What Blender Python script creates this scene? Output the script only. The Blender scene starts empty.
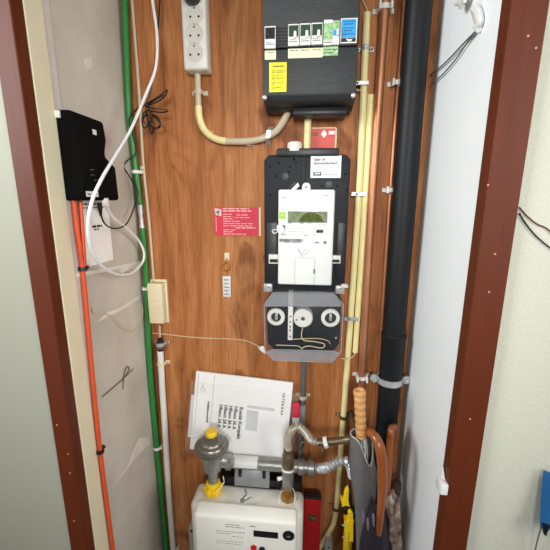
import bpy, bmesh, math, random
from mathutils import Vector, Matrix
random.seed(7)
S = bpy.context.scene
COL = S.collection
R = math.radians

# ------------------------------------------------------------------ camera
F, CD, CZ = 345.0, 0.885, 1.37
cam_m = Matrix.Rotation(R(5.5), 3, 'Z') @ Matrix.Rotation(R(90 - 12.33), 3, 'X') @ Matrix.Rotation(R(0.25), 3, 'Z')
CAM = Vector((0, -CD, CZ))
cd = bpy.data.cameras.new('camera'); co = bpy.data.objects.new('camera', cd); COL.objects.link(co)
co.matrix_world = Matrix.Translation(CAM) @ cam_m.to_4x4()
cd.sensor_width = 36; cd.lens = 36 * F / 550; cd.clip_start = 0.02
S.camera = co

def ray(px, py): return cam_m @ Vector(((px - 275) / F, -(py - 275) / F, -1))
def at(px, py, Y=0.0):
    d = ray(px, py); return CAM + d * ((Y - CAM.y) / d.y)
def atx(px, py, X):
    d = ray(px, py); return CAM + d * ((X - CAM.x) / d.x)

XL, XR = at(136, 200).x, at(421, 200).x
YL, YR = -0.339, -0.319
LB, LC, RB = -0.3127, -0.2708, -0.2885                  # ends of the brown and cream reveals
OL, OR = at(48, 400, YL).x, at(523, 180, YR).x

# ------------------------------------------------------------------ materials
def lin(c):
    return tuple(((v / 255) / 12.92 if v / 255 <= 0.04045 else ((v / 255 + 0.055) / 1.055) ** 2.4) for v in c) + (1,)
MATS = {}
def mat(name, c, rough=0.5, metal=0.0, var=0.08, scale=30, bump=0.0, bscale=200, spec=0.5, c2=None, stretch=(1, 1, 1), coat=0.0):
    if name in MATS: return MATS[name]
    m = bpy.data.materials.new(name); m.use_nodes = True
    nt = m.node_tree; b = nt.nodes['Principled BSDF']
    tc = nt.nodes.new('ShaderNodeTexCoord'); mp = nt.nodes.new('ShaderNodeMapping'); mp.inputs['Scale'].default_value = stretch
    nt.links.new(tc.outputs['Object'], mp.inputs['Vector'])
    n = nt.nodes.new('ShaderNodeTexNoise'); n.inputs['Scale'].default_value = scale; n.inputs['Detail'].default_value = 5
    nt.links.new(mp.outputs['Vector'], n.inputs['Vector'])
    r = nt.nodes.new('ShaderNodeValToRGB')
    a = lin(c)
    if c2 is None:
        lo = tuple(v * (1 - var) for v in a[:3]) + (1,); hi = tuple(min(1, v * (1 + var)) for v in a[:3]) + (1,)
    else: lo, hi = a, lin(c2)
    r.color_ramp.elements[0].position = 0.3; r.color_ramp.elements[1].position = 0.7
    r.color_ramp.elements[0].color = lo; r.color_ramp.elements[1].color = hi
    nt.links.new(n.outputs['Fac'], r.inputs['Fac']); nt.links.new(r.outputs['Color'], b.inputs['Base Color'])
    b.inputs['Roughness'].default_value = rough; b.inputs['Metallic'].default_value = metal
    b.inputs['Specular IOR Level'].default_value = spec
    b.inputs['Coat Weight'].default_value = coat
    if bump:
        n2 = nt.nodes.new('ShaderNodeTexNoise'); n2.inputs['Scale'].default_value = bscale; n2.inputs['Detail'].default_value = 3
        nt.links.new(mp.outputs['Vector'], n2.inputs['Vector'])
        bp = nt.nodes.new('ShaderNodeBump'); bp.inputs['Strength'].default_value = bump; bp.inputs['Distance'].default_value = 0.002
        nt.links.new(n2.outputs['Fac'], bp.inputs['Height']); nt.links.new(bp.outputs['Normal'], b.inputs['Normal'])
    MATS[name] = m
    return m

def plywood():
    m = bpy.data.materials.new('plywood'); m.use_nodes = True
    nt = m.node_tree; b = nt.nodes['Principled BSDF']; N = nt.nodes.new; L = nt.links.new
    tc = N('ShaderNodeTexCoord')
    def noise(scale, st, detail=4, dist=0.0):
        mp = N('ShaderNodeMapping'); mp.inputs['Scale'].default_value = st; L(tc.outputs['Object'], mp.inputs['Vector'])
        n = N('ShaderNodeTexNoise'); n.inputs['Scale'].default_value = scale; n.inputs['Detail'].default_value = detail
        n.inputs['Distortion'].default_value = dist; L(mp.outputs['Vector'], n.inputs['Vector']); return n.outputs['Fac']
    def ramp(src, stops):
        r = N('ShaderNodeValToRGB'); e = r.color_ramp.elements
        e[0].position, e[0].color = stops[0]; e[1].position, e[1].color = stops[-1]
        for p, c in stops[1:-1]:
            x = e.new(p); x.color = c
        L(src, r.inputs['Fac']); return r.outputs['Color']
    def mix(a, bb, fac, mode='MULTIPLY'):
        x = N('ShaderNodeMix'); x.data_type = 'RGBA'; x.blend_type = mode
        L(a, x.inputs[6]); L(bb, x.inputs[7])
        if isinstance(fac, float): x.inputs[0].default_value = fac
        else: L(fac, x.inputs[0])
        return x.outputs[2]
    base = ramp(noise(3.0, (3, 1, .45), 5, .6), [(.25, lin((156, 96, 54))), (.5, lin((192, 126, 76))), (.75, lin((220, 158, 106)))])
    # broad cathedral figure: wave bands bent by a stretched noise
    mp = N('ShaderNodeMapping'); mp.inputs['Scale'].default_value = (1, 1, .16); L(tc.outputs['Object'], mp.inputs['Vector'])
    w = N('ShaderNodeTexWave'); w.wave_type = 'BANDS'; w.bands_direction = 'X'
    w.inputs['Scale'].default_value = 5; w.inputs['Distortion'].default_value = 14; w.inputs['Detail'].default_value = 4
    w.inputs['Detail Scale'].default_value = 1.6; L(mp.outputs['Vector'], w.inputs['Vector'])
    fig = ramp(w.outputs['Fac'], [(0.0, (.55, .47, .40, 1)), (.25, (.88, .85, .82, 1)), (1.0, (1, 1, 1, 1))])
    c1 = mix(base, fig, .5)
    fib = ramp(noise(60, (7, 1, .35), 3), [(.32, (.62, .56, .5, 1)), (.55, (1, 1, 1, 1))])
    c2a = mix(c1, fib, .45)
    fib2 = ramp(noise(22, (9, 1, .5), 6, .4), [(.34, (.60, .50, .42, 1)), (.5, (.93, .91, .9, 1)), (.7, (1.06, 1.05, 1.04, 1))])
    c2 = mix(c2a, fib2, .6)
    # darker stains, worst around knots
    st = ramp(noise(4.6, (1.5, 1, .75), 8, 1.8), [(.34, (.34, .22, .15, 1)), (.44, (1, 1, 1, 1))])
    c3 = mix(c2, st, .7)
    L(c3, b.inputs['Base Color'])
    b.inputs['Roughness'].default_value = .55; b.inputs['Specular IOR Level'].default_value = .25
    bp = N('ShaderNodeBump'); bp.inputs['Strength'].default_value = .12; bp.inputs['Distance'].default_value = .001
    L(noise(60, (7, 1, .35), 3), bp.inputs['Height']); L(bp.outputs['Normal'], b.inputs['Normal'])
    return m
def mclear(name, tint, gloss, alpha):
    m = bpy.data.materials.new(name); m.use_nodes = True; nt = m.node_tree
    for n in list(nt.nodes): nt.nodes.remove(n)
    o = nt.nodes.new('ShaderNodeOutputMaterial'); t = nt.nodes.new('ShaderNodeBsdfTransparent')
    p = nt.nodes.new('ShaderNodeBsdfPrincipled'); p.inputs['Base Color'].default_value = lin(tint); p.inputs['Roughness'].default_value = gloss
    x = nt.nodes.new('ShaderNodeMixShader'); x.inputs[0].default_value = alpha
    nt.links.new(t.outputs[0], x.inputs[1]); nt.links.new(p.outputs[0], x.inputs[2]); nt.links.new(x.outputs[0], o.inputs[0])
    return m
M_PLY = plywood()
M_PLASTER = mat('grey_plaster', (188, 179, 166), .85, c2=(214, 206, 196), scale=6, bump=.25, bscale=60)
M_WHITEPANEL = mat('white_panel', (238, 242, 243), .45, var=.02, scale=4)
M_SMOOTH = mat('grey_green_wall', (158, 158, 143), .6, var=.02, scale=5)
M_WALLPAPER = mat('textured_wallpaper', (198, 199, 184), .8, var=.03, scale=160, bump=.5, bscale=220)
M_JAMB = mat('red_brown_paint', (90, 36, 12), .5, spec=.3, var=.10, scale=20, stretch=(4, 4, .4), bump=.08, bscale=120)
M_CREAMWOOD = mat('cream_paint', (226, 216, 186), .5, var=.04, scale=14, bump=.1, bscale=50)
M_FLOOR = mat('floor_tile', (120, 110, 100), .6, var=.1)
M_CEIL = mat('ceiling_paint', (225, 225, 220), .8)
M_PLASTICW = mat('white_plastic', (232, 232, 226), .35, var=.02)
M_METERW = mat('meter_white', (226, 228, 226), .3, var=.01)
M_IVORY = mat('ivory_plastic', (228, 216, 180), .45, var=.03)
M_GASW = mat('gas_meter_white', (238, 236, 228), .4, var=.03, scale=12)
M_BLACK = mat('black_plastic', (19, 19, 21), .38, var=.15, scale=40)
M_DARK = mat('dark_grey_plastic', (36, 38, 42), .42, var=.08, bump=.15, bscale=300)
M_DARK2 = mat('charcoal_plastic', (36, 39, 45), .55, spec=.28, var=.07, bump=.1, bscale=250)
M_PIPEBLK = mat('black_pvc', (18, 22, 25), .5, var=.08, scale=8, spec=.28)
M_YELLOWPVC = mat('cream_pvc', (242, 230, 168), .4, var=.03)
M_GREYPVC = mat('grey_cream_pvc', (205, 192, 165), .45, var=.05)
M_DKGREYPVC = mat('dark_grey_pvc', (98, 98, 98), .5, var=.1)
M_COPPER = mat('copper', (206, 146, 108), .42, .65, c2=(164, 104, 74), scale=16, stretch=(1, 1, .4))
M_GREEN = mat('green_sheath', (42, 128, 58), .38, var=.08)
M_ORANGE = mat('orange_sheath', (214, 82, 38), .42, var=.08)
M_WHITEC = mat('white_cable', (240, 240, 240), .4, var=.02)
M_ALU = mat('cast_grey_metal', (160, 160, 156), .36, .65, var=.16, scale=40, bump=.2, bscale=160)
M_REG = mat('regulator_metal', (140, 138, 132), .32, .75, var=.10, scale=50)
M_STEEL = mat('galvanised_steel', (196, 198, 198), .35, .5, var=.15, scale=60)
M_BRONZE = mat('aged_bronze', (120, 104, 82), .42, .7, var=.25, scale=50)
M_HOSE = mat('braided_hose', (184, 176, 162), .38, .5, var=.15, scale=60)
M_BRASS = mat('brass', (186, 140, 76), .35, .9, var=.15, scale=60)
M_YELLOW = mat('yellow_plastic', (246, 206, 24), .4, var=.05)
M_YSTICK = mat('yellow_sticker', (240, 226, 40), .5, var=.02)
M_RED = mat('red_card', (222, 52, 76), .5, var=.04)
M_REDO = mat('red_orange_card', (226, 84, 74), .5, var=.08)
M_LEVEL = mat('red_metal', (196, 22, 30), .4, var=.08)
M_PINK = mat('pale_print', (250, 200, 205), .6)
M_PAPER = mat('paper', (252, 252, 252), .55, var=.02, bump=.2, bscale=40)
M_INK = mat('ink', (28, 28, 32), .6)
M_INKGREY = mat('grey_ink', (112, 116, 120), .6)
M_BLUE = mat('blue_sticker', (42, 160, 222), .4, var=.1)
M_LIME = mat('lime_green', (150, 205, 40), .5)
M_GSTICK = mat('green_sticker', (84, 160, 66), .5, c2=(190, 220, 180), scale=260)
M_CREAMLBL = mat('cream_label', (232, 228, 190), .5, var=.03)
M_BRKGREEN = mat('dark_green_plastic', (18, 58, 38), .4)
M_LCD = mat('lcd_glass', (150, 160, 138), .12, var=.1, scale=60, c2=(96, 110, 50))
M_WOODL = mat('honey_wood', (228, 178, 120), .35, c2=(206, 148, 90), scale=12, stretch=(3, 3, .6), coat=.3)
M_WOODR = mat('red_brown_wood', (164, 92, 42), .28, c2=(134, 68, 28), scale=10, stretch=(3, 3, .4), coat=.4)
M_GREYFAB = mat('grey_umbrella_cloth', (100, 99, 98), .62, var=.08, bump=.1)
M_DKFAB = mat('dark_umbrella_cloth', (34, 30, 40), .6, var=.2, bump=.2)
M_LIGHTLIN = mat('pale_grey_cloth', (186, 182, 178), .6, var=.08)
M_PATTERN = mat('patterned_cloth', (70, 40, 34), .7, c2=(214, 188, 170), scale=48, bump=.2)
M_BLUECLOTH = mat('blue_cloth', (16, 88, 142), .8, var=.15, bump=.3)
M_SEALY = mat('old_string', (214, 194, 158), .6)
M_WIREBR = mat('brown_wire', (96, 62, 44), .5)
M_CLEAR = mclear('clear_cover', (120, 126, 136), .06, .09)
M_FROST = mclear('frosted_cover', (170, 172, 178), .3, .40)
M_BAG = mclear('clear_bag', (250, 250, 250), .12, .10)
M_GLUE = mat('pale_plaster_scrape', (224, 217, 206), .9, var=.08)
M_RUST = mat('rusty_screw', (120, 84, 60), .5, .5)
M_VIAL = mat('vial_green', (96, 110, 50), .2)

# ------------------------------------------------------------------ mesh helpers
def box_bm(p0, p1, bev=0.0, seg=2, bm=None):
    bm2 = bmesh.new()
    bmesh.ops.create_cube(bm2, size=1)
    p0, p1 = Vector(p0), Vector(p1); c = (p0 + p1) / 2; s = p1 - p0
    for v in bm2.verts: v.co = Vector((v.co.x * abs(s.x), v.co.y * abs(s.y), v.co.z * abs(s.z))) + c
    if bev: bmesh.ops.bevel(bm2, geom=bm2.edges[:], offset=bev, segments=seg, affect='EDGES', profile=.5)
    return join(bm, bm2)
def join(bm, bm2):
    if bm is None: return bm2
    me = bpy.data.meshes.new('t'); bm2.to_mesh(me); bm.from_mesh(me); bpy.data.meshes.remove(me); bm2.free(); return bm
def prism_bm(pts, d, bev=0.0, seg=2, bm=None):          # pts: 3-D polygon, d: extrusion vector
    b = bmesh.new()
    vs = [b.verts.new(Vector(p)) for p in pts]; f = b.faces.new(vs)
    r = bmesh.ops.extrude_face_region(b, geom=[f])
    for v in r['geom']:
        if isinstance(v, bmesh.types.BMVert): v.co += Vector(d)
    bmesh.ops.recalc_face_normals(b, faces=b.faces[:])
    if bev: bmesh.ops.bevel(b, geom=b.edges[:], offset=bev, segments=seg, affect='EDGES', profile=.5)
    return join(bm, b)
def smooth_path(P, n=8):
    P = [Vector(p) for p in P]
    if len(P) < 3 or n <= 1: return P
    out = []
    for i in range(len(P) - 1):
        a, b, c, d = P[max(i - 1, 0)], P[i], P[i + 1], P[min(i + 2, len(P) - 1)]
        for k in range(n):
            t = k / n
            out.append(.5 * ((2 * b) + (c - a) * t + (2 * a - 5 * b + 4 * c - d) * t * t + (3 * b - a - 3 * c + d) * t ** 3))
    out.append(P[-1]); return out
def sweep_bm(P, r, seg=10, bm=None, cap=True):          # r: number or list per point
    b = bmesh.new(); P = [Vector(p) for p in P]; n = len(P)
    T = [(P[min(i + 1, n - 1)] - P[max(i - 1, 0)]).normalized() for i in range(n)]
    up = Vector((0, 1, 0)) if abs(T[0].y) < .9 else Vector((1, 0, 0))
    N = (up - T[0] * up.dot(T[0])).normalized(); rings = []
    for i in range(n):
        N = (N - T[i] * N.dot(T[i])).normalized(); B = T[i].cross(N)
        ri = r[i] if isinstance(r, (list, tuple)) else r
        rings.append([b.verts.new(P[i] + (N * math.cos(2 * math.pi * k / seg) + B * math.sin(2 * math.pi * k / seg)) * ri) for k in range(seg)])
    for i in range(n - 1):
        for k in range(seg):
            b.faces.new((rings[i][k], rings[i][(k + 1) % seg], rings[i + 1][(k + 1) % seg], rings[i + 1][k]))
    if cap: b.faces.new(rings[0][::-1]); b.faces.new(rings[-1])
    bmesh.ops.recalc_face_normals(b, faces=b.faces[:])
    return join(bm, b)
def lathe_bm(prof, c, axis=(0, 0, 1), seg=28, bm=None):  # prof: (radius, height along axis)
    b = bmesh.new(); ax = Vector(axis).normalized()
    u = Vector((1, 0, 0)) if abs(ax.x) < .9 else Vector((0, 0, 1)); u = (u - ax * u.dot(ax)).normalized(); w = ax.cross(u); c = Vector(c)
    rings = []
    for r, h in prof:
        if r < 1e-6: rings.append([b.verts.new(c + ax * h)])
        else: rings.append([b.verts.new(c + ax * h + (u * math.cos(2 * math.pi * k / seg) + w * math.sin(2 * math.pi * k / seg)) * r) for k in range(seg)])
    for A, B in zip(rings, rings[1:]):
        for k in range(seg):
            q = (k + 1) % seg
            if len(A) == 1 and len(B) == 1: continue
            if len(A) == 1: b.faces.new((A[0], B[q], B[k]))
            elif len(B) == 1: b.faces.new((A[k], A[q], B[0]))
            else: b.faces.new((A[k], A[q], B[q], B[k]))
    if len(rings[0]) > 1: b.faces.new(rings[0][::-1])
    if len(rings[-1]) > 1: b.faces.new(rings[-1])
    bmesh.ops.recalc_face_normals(b, faces=b.faces[:])
    return join(bm, b)
def ring_bm(c, ro, ri, h, axis=(0, -1, 0), seg=32, bm=None):
    b = bmesh.new(); ax = Vector(axis).normalized(); u = Vector((1, 0, 0)); w = ax.cross(u); c = Vector(c); V = []
    for r, hh in ((ri, 0), (ro, 0), (ro, h * .7), (ro - (ro - ri) * .25, h), (ri, h)):
        V.append([b.verts.new(c + ax * hh + (u * math.cos(2 * math.pi * k / seg) + w * math.sin(2 * math.pi * k / seg)) * r) for k in range(seg)])
    for i in range(5):
        A, B = V[i], V[(i + 1) % 5]
        for k in range(seg): b.faces.new((A[k], A[(k + 1) % seg], B[(k + 1) % seg], B[k]))
    bmesh.ops.recalc_face_normals(b, faces=b.faces[:])
    return join(bm, b)
def loft_bm(secs, bev=0.0, seg=2):                       # secs: (z, x0, x1, y0, y1)
    b = bmesh.new(); rings = []
    for z, x0, x1, y0, y1 in secs: rings.append([b.verts.new(p) for p in ((x0, y0, z), (x1, y0, z), (x1, y1, z), (x0, y1, z))])
    for A, B in zip(rings, rings[1:]):
        for k in range(4): b.faces.new((A[k], A[(k + 1) % 4], B[(k + 1) % 4], B[k]))
    b.faces.new(rings[0][::-1]); b.faces.new(rings[-1])
    bmesh.ops.recalc_face_normals(b, faces=b.faces[:])
    if bev:
        es = [e for e in b.edges if e.calc_face_angle(0) > .3]
        bmesh.ops.bevel(b, geom=es, offset=bev, segments=seg, affect='EDGES', profile=.5)
    return b

# ------------------------------------------------------------------ object helpers
def tag(o, label=None, cat=None, group=None, kind=None):
    if label: o['label'] = label
    if cat: o['category'] = cat
    if group: o['group'] = group
    if kind: o['kind'] = kind
    return o
def thing(name, label, cat, loc, group=None):
    o = bpy.data.objects.new(name, None); o.empty_display_size = .02; COL.objects.link(o); o.location = loc
    return tag(o, label, cat, group)
def wloc(o):
    v = Vector((0, 0, 0))
    while o is not None: v += o.location; o = o.parent
    return v
def obj(name, bm, m, parent=None, label=None, cat=None, group=None, kind=None, smooth=True):
    me = bpy.data.meshes.new(name)
    if isinstance(bm, bmesh.types.BMesh): bm.to_mesh(me); bm.free()
    else: me = bm; me.name = name
    o = bpy.data.objects.new(name, me); COL.objects.link(o)
    if parent is None:
        cs = [v.co for v in me.vertices]; lo = Vector([min(c[i] for c in cs) for i in range(3)]); hi = Vector([max(c[i] for c in cs) for i in range(3)])
        org = Vector(((lo.x + hi.x) / 2, (lo.y + hi.y) / 2, lo.z)); o.location = org
    else: org = wloc(parent); o.parent = parent
    me.transform(Matrix.Translation(-org))
    me.materials.clear(); me.materials.append(m)
    if smooth:
        for p in me.polygons: p.use_smooth = True
        try: me.set_sharp_from_angle(angle=R(38))
        except Exception: pass
    return tag(o, label, cat, group, kind)
def struct(name, bm, m, parent=None, smooth=False):
    return obj(name, bm, m, parent, kind='structure' if parent is None else None, smooth=smooth)
def text_mesh(s, o, u, v, h, align='LEFT', depth=.0003, sx=1.0, spacing=1.0):
    cu = bpy.data.curves.new('t', 'FONT'); cu.body = s; cu.size = h; cu.extrude = depth; cu.align_x = align; cu.resolution_u = 2; cu.space_character = spacing; cu.offset = h * .035
    t = bpy.data.objects.new('t', cu); COL.objects.link(t); bpy.context.view_layer.update()
    me = bpy.data.meshes.new_from_object(t.evaluated_get(bpy.context.evaluated_depsgraph_get()))
    bpy.data.objects.remove(t); bpy.data.curves.remove(cu)
    u, v = Vector(u).normalized(), Vector(v).normalized(); n = u.cross(v)
    mt = Matrix(((u.x * sx, v.x, n.x, o[0]), (u.y * sx, v.y, n.y, o[1]), (u.z * sx, v.z, n.z, o[2]), (0, 0, 0, 1)))
    me.transform(mt); return me
def join_meshes(*ms):
    b = bmesh.new()
    for me in ms: b.from_mesh(me); bpy.data.meshes.remove(me)
    return b

class PF:                                                # a rectangle standing on a plane parallel to the back wall
    def __init__(s, l, t, r, b, Y):
        cx, cy = (l + r) / 2, (t + b) / 2
        c = at(cx, cy, Y); s.w = at(r, cy, Y).x - at(l, cy, Y).x; s.h = at(cx, t, Y).z - at(cx, b, Y).z
        s.o = Vector((c.x - s.w / 2, Y, c.z - s.h / 2)); s.Y = Y; s.u, s.v = Vector((1, 0, 0)), Vector((0, 0, 1)); s.n = Vector((0, -1, 0))
    def p(s, a, b, d=0.0): return s.o + s.u * (a * s.w) + s.v * (b * s.h) + s.n * d
    def box(s, a0, b0, a1, b1, d0, d1, bev=0.0, bm=None, seg=2):
        P, Q = s.p(a0, b0, d0), s.p(a1, b1, d1)
        lo = Vector([min(P[i], Q[i]) for i in range(3)]); hi = Vector([max(P[i], Q[i]) for i in range(3)])
        return box_bm(lo, hi, bev, seg, bm)
    def lines(s, rows, d=.0002, th=.0003, seed=1):       # rows: (a0, a1, b, height) -> broken strips standing for unreadable print
        rnd = random.Random(seed); bm = None
        for a0, a1, b, h in rows:
            a = a0
            while a < a1 - .005:
                w = min(rnd.uniform(.06, .16), a1 - a)
                bm = s.box(a, b, a + w, b + h, d, d + th, 0, bm); a += w + .022
        return bm
class TF(PF):                                            # the same on any plane given by four numbers: origin, u, v
    def __init__(s, o, u, v, w, h):
        s.o = Vector(o); s.u, s.v = Vector(u).normalized(), Vector(v).normalized(); s.n = s.u.cross(s.v); s.w, s.h = w, h
    def box(s, a0, b0, a1, b1, d0, d1, bev=0.0, bm=None, seg=2):
        b = bmesh.new(); bmesh.ops.create_cube(b, size=1)
        if bev:
            for v in b.verts: v.co = Vector((v.co.x * abs(a1 - a0) * s.w, v.co.y * abs(b1 - b0) * s.h, v.co.z * abs(d1 - d0)))
            bmesh.ops.bevel(b, geom=b.edges[:], offset=bev, segments=seg, affect='EDGES', profile=.5)
            c = s.p((a0 + a1) / 2, (b0 + b1) / 2, (d0 + d1) / 2)
            for v in b.verts: v.co = c + s.u * v.co.x + s.v * v.co.y + s.n * v.co.z
        else:
            for v in b.verts: v.co = s.p(a0 + (v.co.x + .5) * (a1 - a0), b0 + (v.co.y + .5) * (b1 - b0), d0 + (v.co.z + .5) * (d1 - d0))
        bmesh.ops.recalc_face_normals(b, faces=b.faces[:])
        return join(bm, b)
def disc_bm(px, py, Y, r, d, bm=None, seg=20): return lathe_bm([(r, 0), (r, d * .8), (r * .85, d)], at(px, py, Y), (0, -1, 0), seg, bm)
def pth(*pts):                                           # (px,py,Y) or ('x',px,py,X)
    return [atx(*q[1:]) if q[0] == 'x' else at(*q) for q in pts]

# ================================================================== THE SETTING
HZ = 2.45
struct('floor', box_bm((-1.7, -2.6, -.05), (1.6, .03, 0)), M_FLOOR)
struct('ceiling', box_bm((-1.7, -2.6, HZ), (1.6, .03, HZ + .05)), M_CEIL)
struct('wall_back', box_bm((XL - .02, 0, 0), (XR + .02, .03, HZ)), M_PLY)
wl = struct('wall_left', box_bm((XL - .05, YL + .01, 0), (XL, .0, HZ)), M_PLASTER)
struct('wall_right', box_bm((XR, YR + .01, 0), (XR + .04, .0, HZ)), M_WHITEPANEL)
struct('wall_hall_left', box_bm((-1.7, YL + .004, 0), (OL, YL + .1, HZ)), M_SMOOTH)
struct('wall_hall_right', box_bm((OR, YR + .012, 0), (1.6, YR + .1, HZ)), M_WALLPAPER)
struct('wall_above_opening', box_bm((OL, YL + .005, 2.03), (OR, YR + .005, HZ)), M_SMOOTH)
j1 = struct('trim_1', box_bm((OL, YL, 0), (XL + .002, LB, 2.03), .002), M_JAMB)
j2 = struct('trim_2', box_bm((XR - .002, YR, 0), (OR, RB, 2.03), .002), M_JAMB)
struct('trim_3', box_bm((OL, YL, 2.03), (OR, RB, 2.085), .002), M_JAMB)
struct('trim_4', box_bm((XL - .01, LB, 0), (XL + .0035, LC, 2.03), .0015), M_CREAMWOOD)
struct('trim_5', box_bm((XL - .01, LC, 0), (XL + .0015, LC + .02, 2.03), .001), mat('pale_lilac_paint', (206, 198, 192), .7, var=.05))
# screw holes in the jambs
def hole(px, py, Y, parent):
    obj('screw_hole', lathe_bm([(.0013, -.001), (.0017, .0004), (.0006, .0002)], at(px, py, Y), (0, -1, 0), 10), mat('bare_wood', (190, 140, 100), .7), parent)
for px, py in ((488, 185), (495, 254), (489, 292), (536, 48), (528, 36), (470, 419)): hole(px, py, YR - .0003, j2)
for px, py in ((57, 425), (68, 454), (70, 473), (74, 521)): hole(px, py, YL - .0003, j1)
# plaster joint and scrapes on the left wall
def wallpatch(name, pts, m, th=.0012):
    P = [atx(px, py, XL - .0005) for px, py in pts]
    return obj(name, prism_bm(P, (th, 0, 0)), m, wl, smooth=False)
wallpatch('plaster_ridge', [(76, 273), (110, 267), (139, 261), (139, 263.5), (110, 270.5), (76, 277)], M_GLUE, .004)
wallpatch('plaster_scrape', [(118, 269), (130, 264), (140, 263), (136, 268), (126, 271), (122, 274)], M_GLUE)
wallpatch('plaster_scrape', [(96, 322), (106, 313), (120, 307), (139, 296), (139, 298.5), (122, 310), (108, 316), (100, 321)], M_GLUE)
wallpatch('plaster_scrape', [(139, 438), (149, 437), (149, 444), (141, 452), (133, 461), (118, 480), (109, 491), (128, 465), (132, 453)], M_GLUE)
wallpatch('plaster_scrape', [(84, 60), (91, 57), (92, 68), (87, 70)], M_GLUE)

# ================================================================== TUBES AND CONDUITS
def clip_band(px, py, Y, r, tilt, parent=None):          # a saddle clip round an upright tube: band, two lugs
    c = at(px, py, Y)
    b = bmesh.new(); seg = 16; V = []
    for h in (-.005, .005):
        for rr in (r + .0003, r + .0018):
            V.append([b.verts.new((c.x + rr * math.cos(a), c.y - rr * math.sin(a), c.z + h)) for a in [math.pi * k / seg for k in range(seg + 1)]])
    for A, B in ((V[0], V[1]), (V[3], V[2]), (V[1], V[3]), (V[2], V[0])):
        for k in range(seg): b.faces.new((A[k], A[k + 1], B[k + 1], B[k]))
    bmesh.ops.recalc_face_normals(b, faces=b.faces[:])
    for sgn in tilt:
        b = box_bm((c.x + sgn * (r + .0002) - (.012 if sgn < 0 else 0), -.0025, c.z - .005), (c.x + sgn * (r + .0002) + (.012 if sgn > 0 else 0), -.0002, c.z + .005), .0006, 1, b)
        b = box_bm((min(c.x + sgn * r, c.x + sgn * (r + .0018)), c.y, c.z - .005), (max(c.x + sgn * r, c.x + sgn * (r + .0018)), -.0004, c.z + .005), 0, 1, b)
    return b, c
def saddle(px, py, Y, r, label, m=M_STEEL, tilt=(-1, 1), group='pipe clips on the plywood', name='pipe_clip'):
    b, c = clip_band(px, py, Y, r, tilt)
    t = thing(name, label, 'clip', (c.x, 0, c.z - .005), group)
    obj('saddle', b, m, t)
    for s in tilt:
        obj('screw', lathe_bm([(.003, 0), (.003, .0008), (.0016, .0018), (0, .002)], (c.x + s * (r + .0065), -.0025, c.z), (0, -1, 0), 12), M_STEEL if m is not M_STEEL else M_DKGREYPVC, t)
    return t
def tube(name, P, r, m, label, cat, n=8, seg=12, group=None, parent=None):
    return obj(name, sweep_bm(smooth_path(P, n), r, seg), m, parent, label, cat, group)

# green earth-cable tube along the left corner
def gpt(px, py, Y):                                      # keep the tube clear of the left wall
    v = at(px, py, Y)
    return v if v.x > XL + .0093 else atx(px, py, XL + .0093)
def gp(*pts): return [gpt(*q) for q in pts]
g = thing('green_tube', 'green plastic tube running down the left back corner', 'tube', at(167, 550, -.012))
obj('sheath', sweep_bm(gp((121, -30, -.012), (124.7, 0, -.012), (128.5, 110, -.012), (136, 170, -.012), (140, 205, -.012)), .0074, 12), M_GREEN, g)
obj('coupling', sweep_bm(gp((140, 204, -.012), (140.6, 211, -.012), (141, 216, -.012), (142.4, 229, -.012)), [.006, .0072, .0052, .0072], 12), M_STEEL, g, 'bare metal joint between two green lengths')
obj('sheath', sweep_bm(smooth_path(gp((142.3, 228, -.012), (146.5, 285, -.012), (150, 369, -.012), (157, 447, -.012), (162, 500, -.012), (169, 580, -.012)), 4), .0080, 12), M_GREEN, g)
for (px, py), w in zip(((136.3, 172), (146.3, 288), (157, 447)), ('small white clip on the green tube below the coiled black cable', 'white clip on the green tube beside the cream junction box', 'white clip low on the green tube in the left corner')):
    t = thing('tube_clip', w, 'clip', gpt(px, py + 2, -.012), 'white clips on the green tube')
    obj('band', ring_bm(gpt(px, py + 1.6, -.012), .0112, .0092, .008, (0, 0, 1), 20), M_PLASTICW, t)
    obj('nail_lug', box_bm(gpt(px, py + 1.6, -.012) + Vector((.009, -.004, 0)), gpt(px, py + 1.6, -.012) + Vector((.017, .0122, .008)), .001, 1), M_PLASTICW, t)
# thin ivory cable down to the junction box
tube('ivory_cable', pth((131, -25, -.005), (132, 0, -.005), (138.5, 82, -.005), (141, 124, -.005), (143.6, 168, -.005), (149, 220, -.005), (154, 283, -.006)), .0034, M_GREYPVC, 'thin ivory cable running straight down into the cream junction box', 'cable', 3, 8)
c = at(142.6, 168, -.005); t = thing('cable_clip', 'small ivory nail clip on the thin ivory cable', 'clip', c)
obj('hook', box_bm(c + Vector((-.0055, -.0045, -.004)), c + Vector((.0045, .0045, .005)), .0015, 2), M_IVORY, t); obj('nail', lathe_bm([(.0025, 0), (.002, .0015), (0, .002)], c + Vector((-.0005, -.0045, 0)), (0, -1, 0), 10), M_STEEL, t)
# cream junction box
q = PF(148, 284, 161.5, 324, -.034); t = thing('junction_box', 'cream rectangular junction box on the plywood beside the green tube', 'junction box', (q.p(.5, 0).x, 0, q.p(.5, 0).z))
obj('base', q.box(-.06, -.05, 1.16, 1.05, -.0337, -.026, .002), M_IVORY, t)
obj('lid', q.box(0, 0, 1.06, 1, -.027, .0, .003), M_IVORY, t)
obj('lid_seam', q.lines([(.08, .95, .40, .012), (.08, .95, .58, .012), (.08, .95, .26, .008)], 0.0, .0004), M_GREYPVC, t)
for a, b_ in ((1.1, .02), (1.1, .98)): obj('screw', lathe_bm([(.002, 0), (.0015, .001)], q.p(a, b_, -.026), (0, -1, 0), 10), M_STEEL, t)
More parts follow.
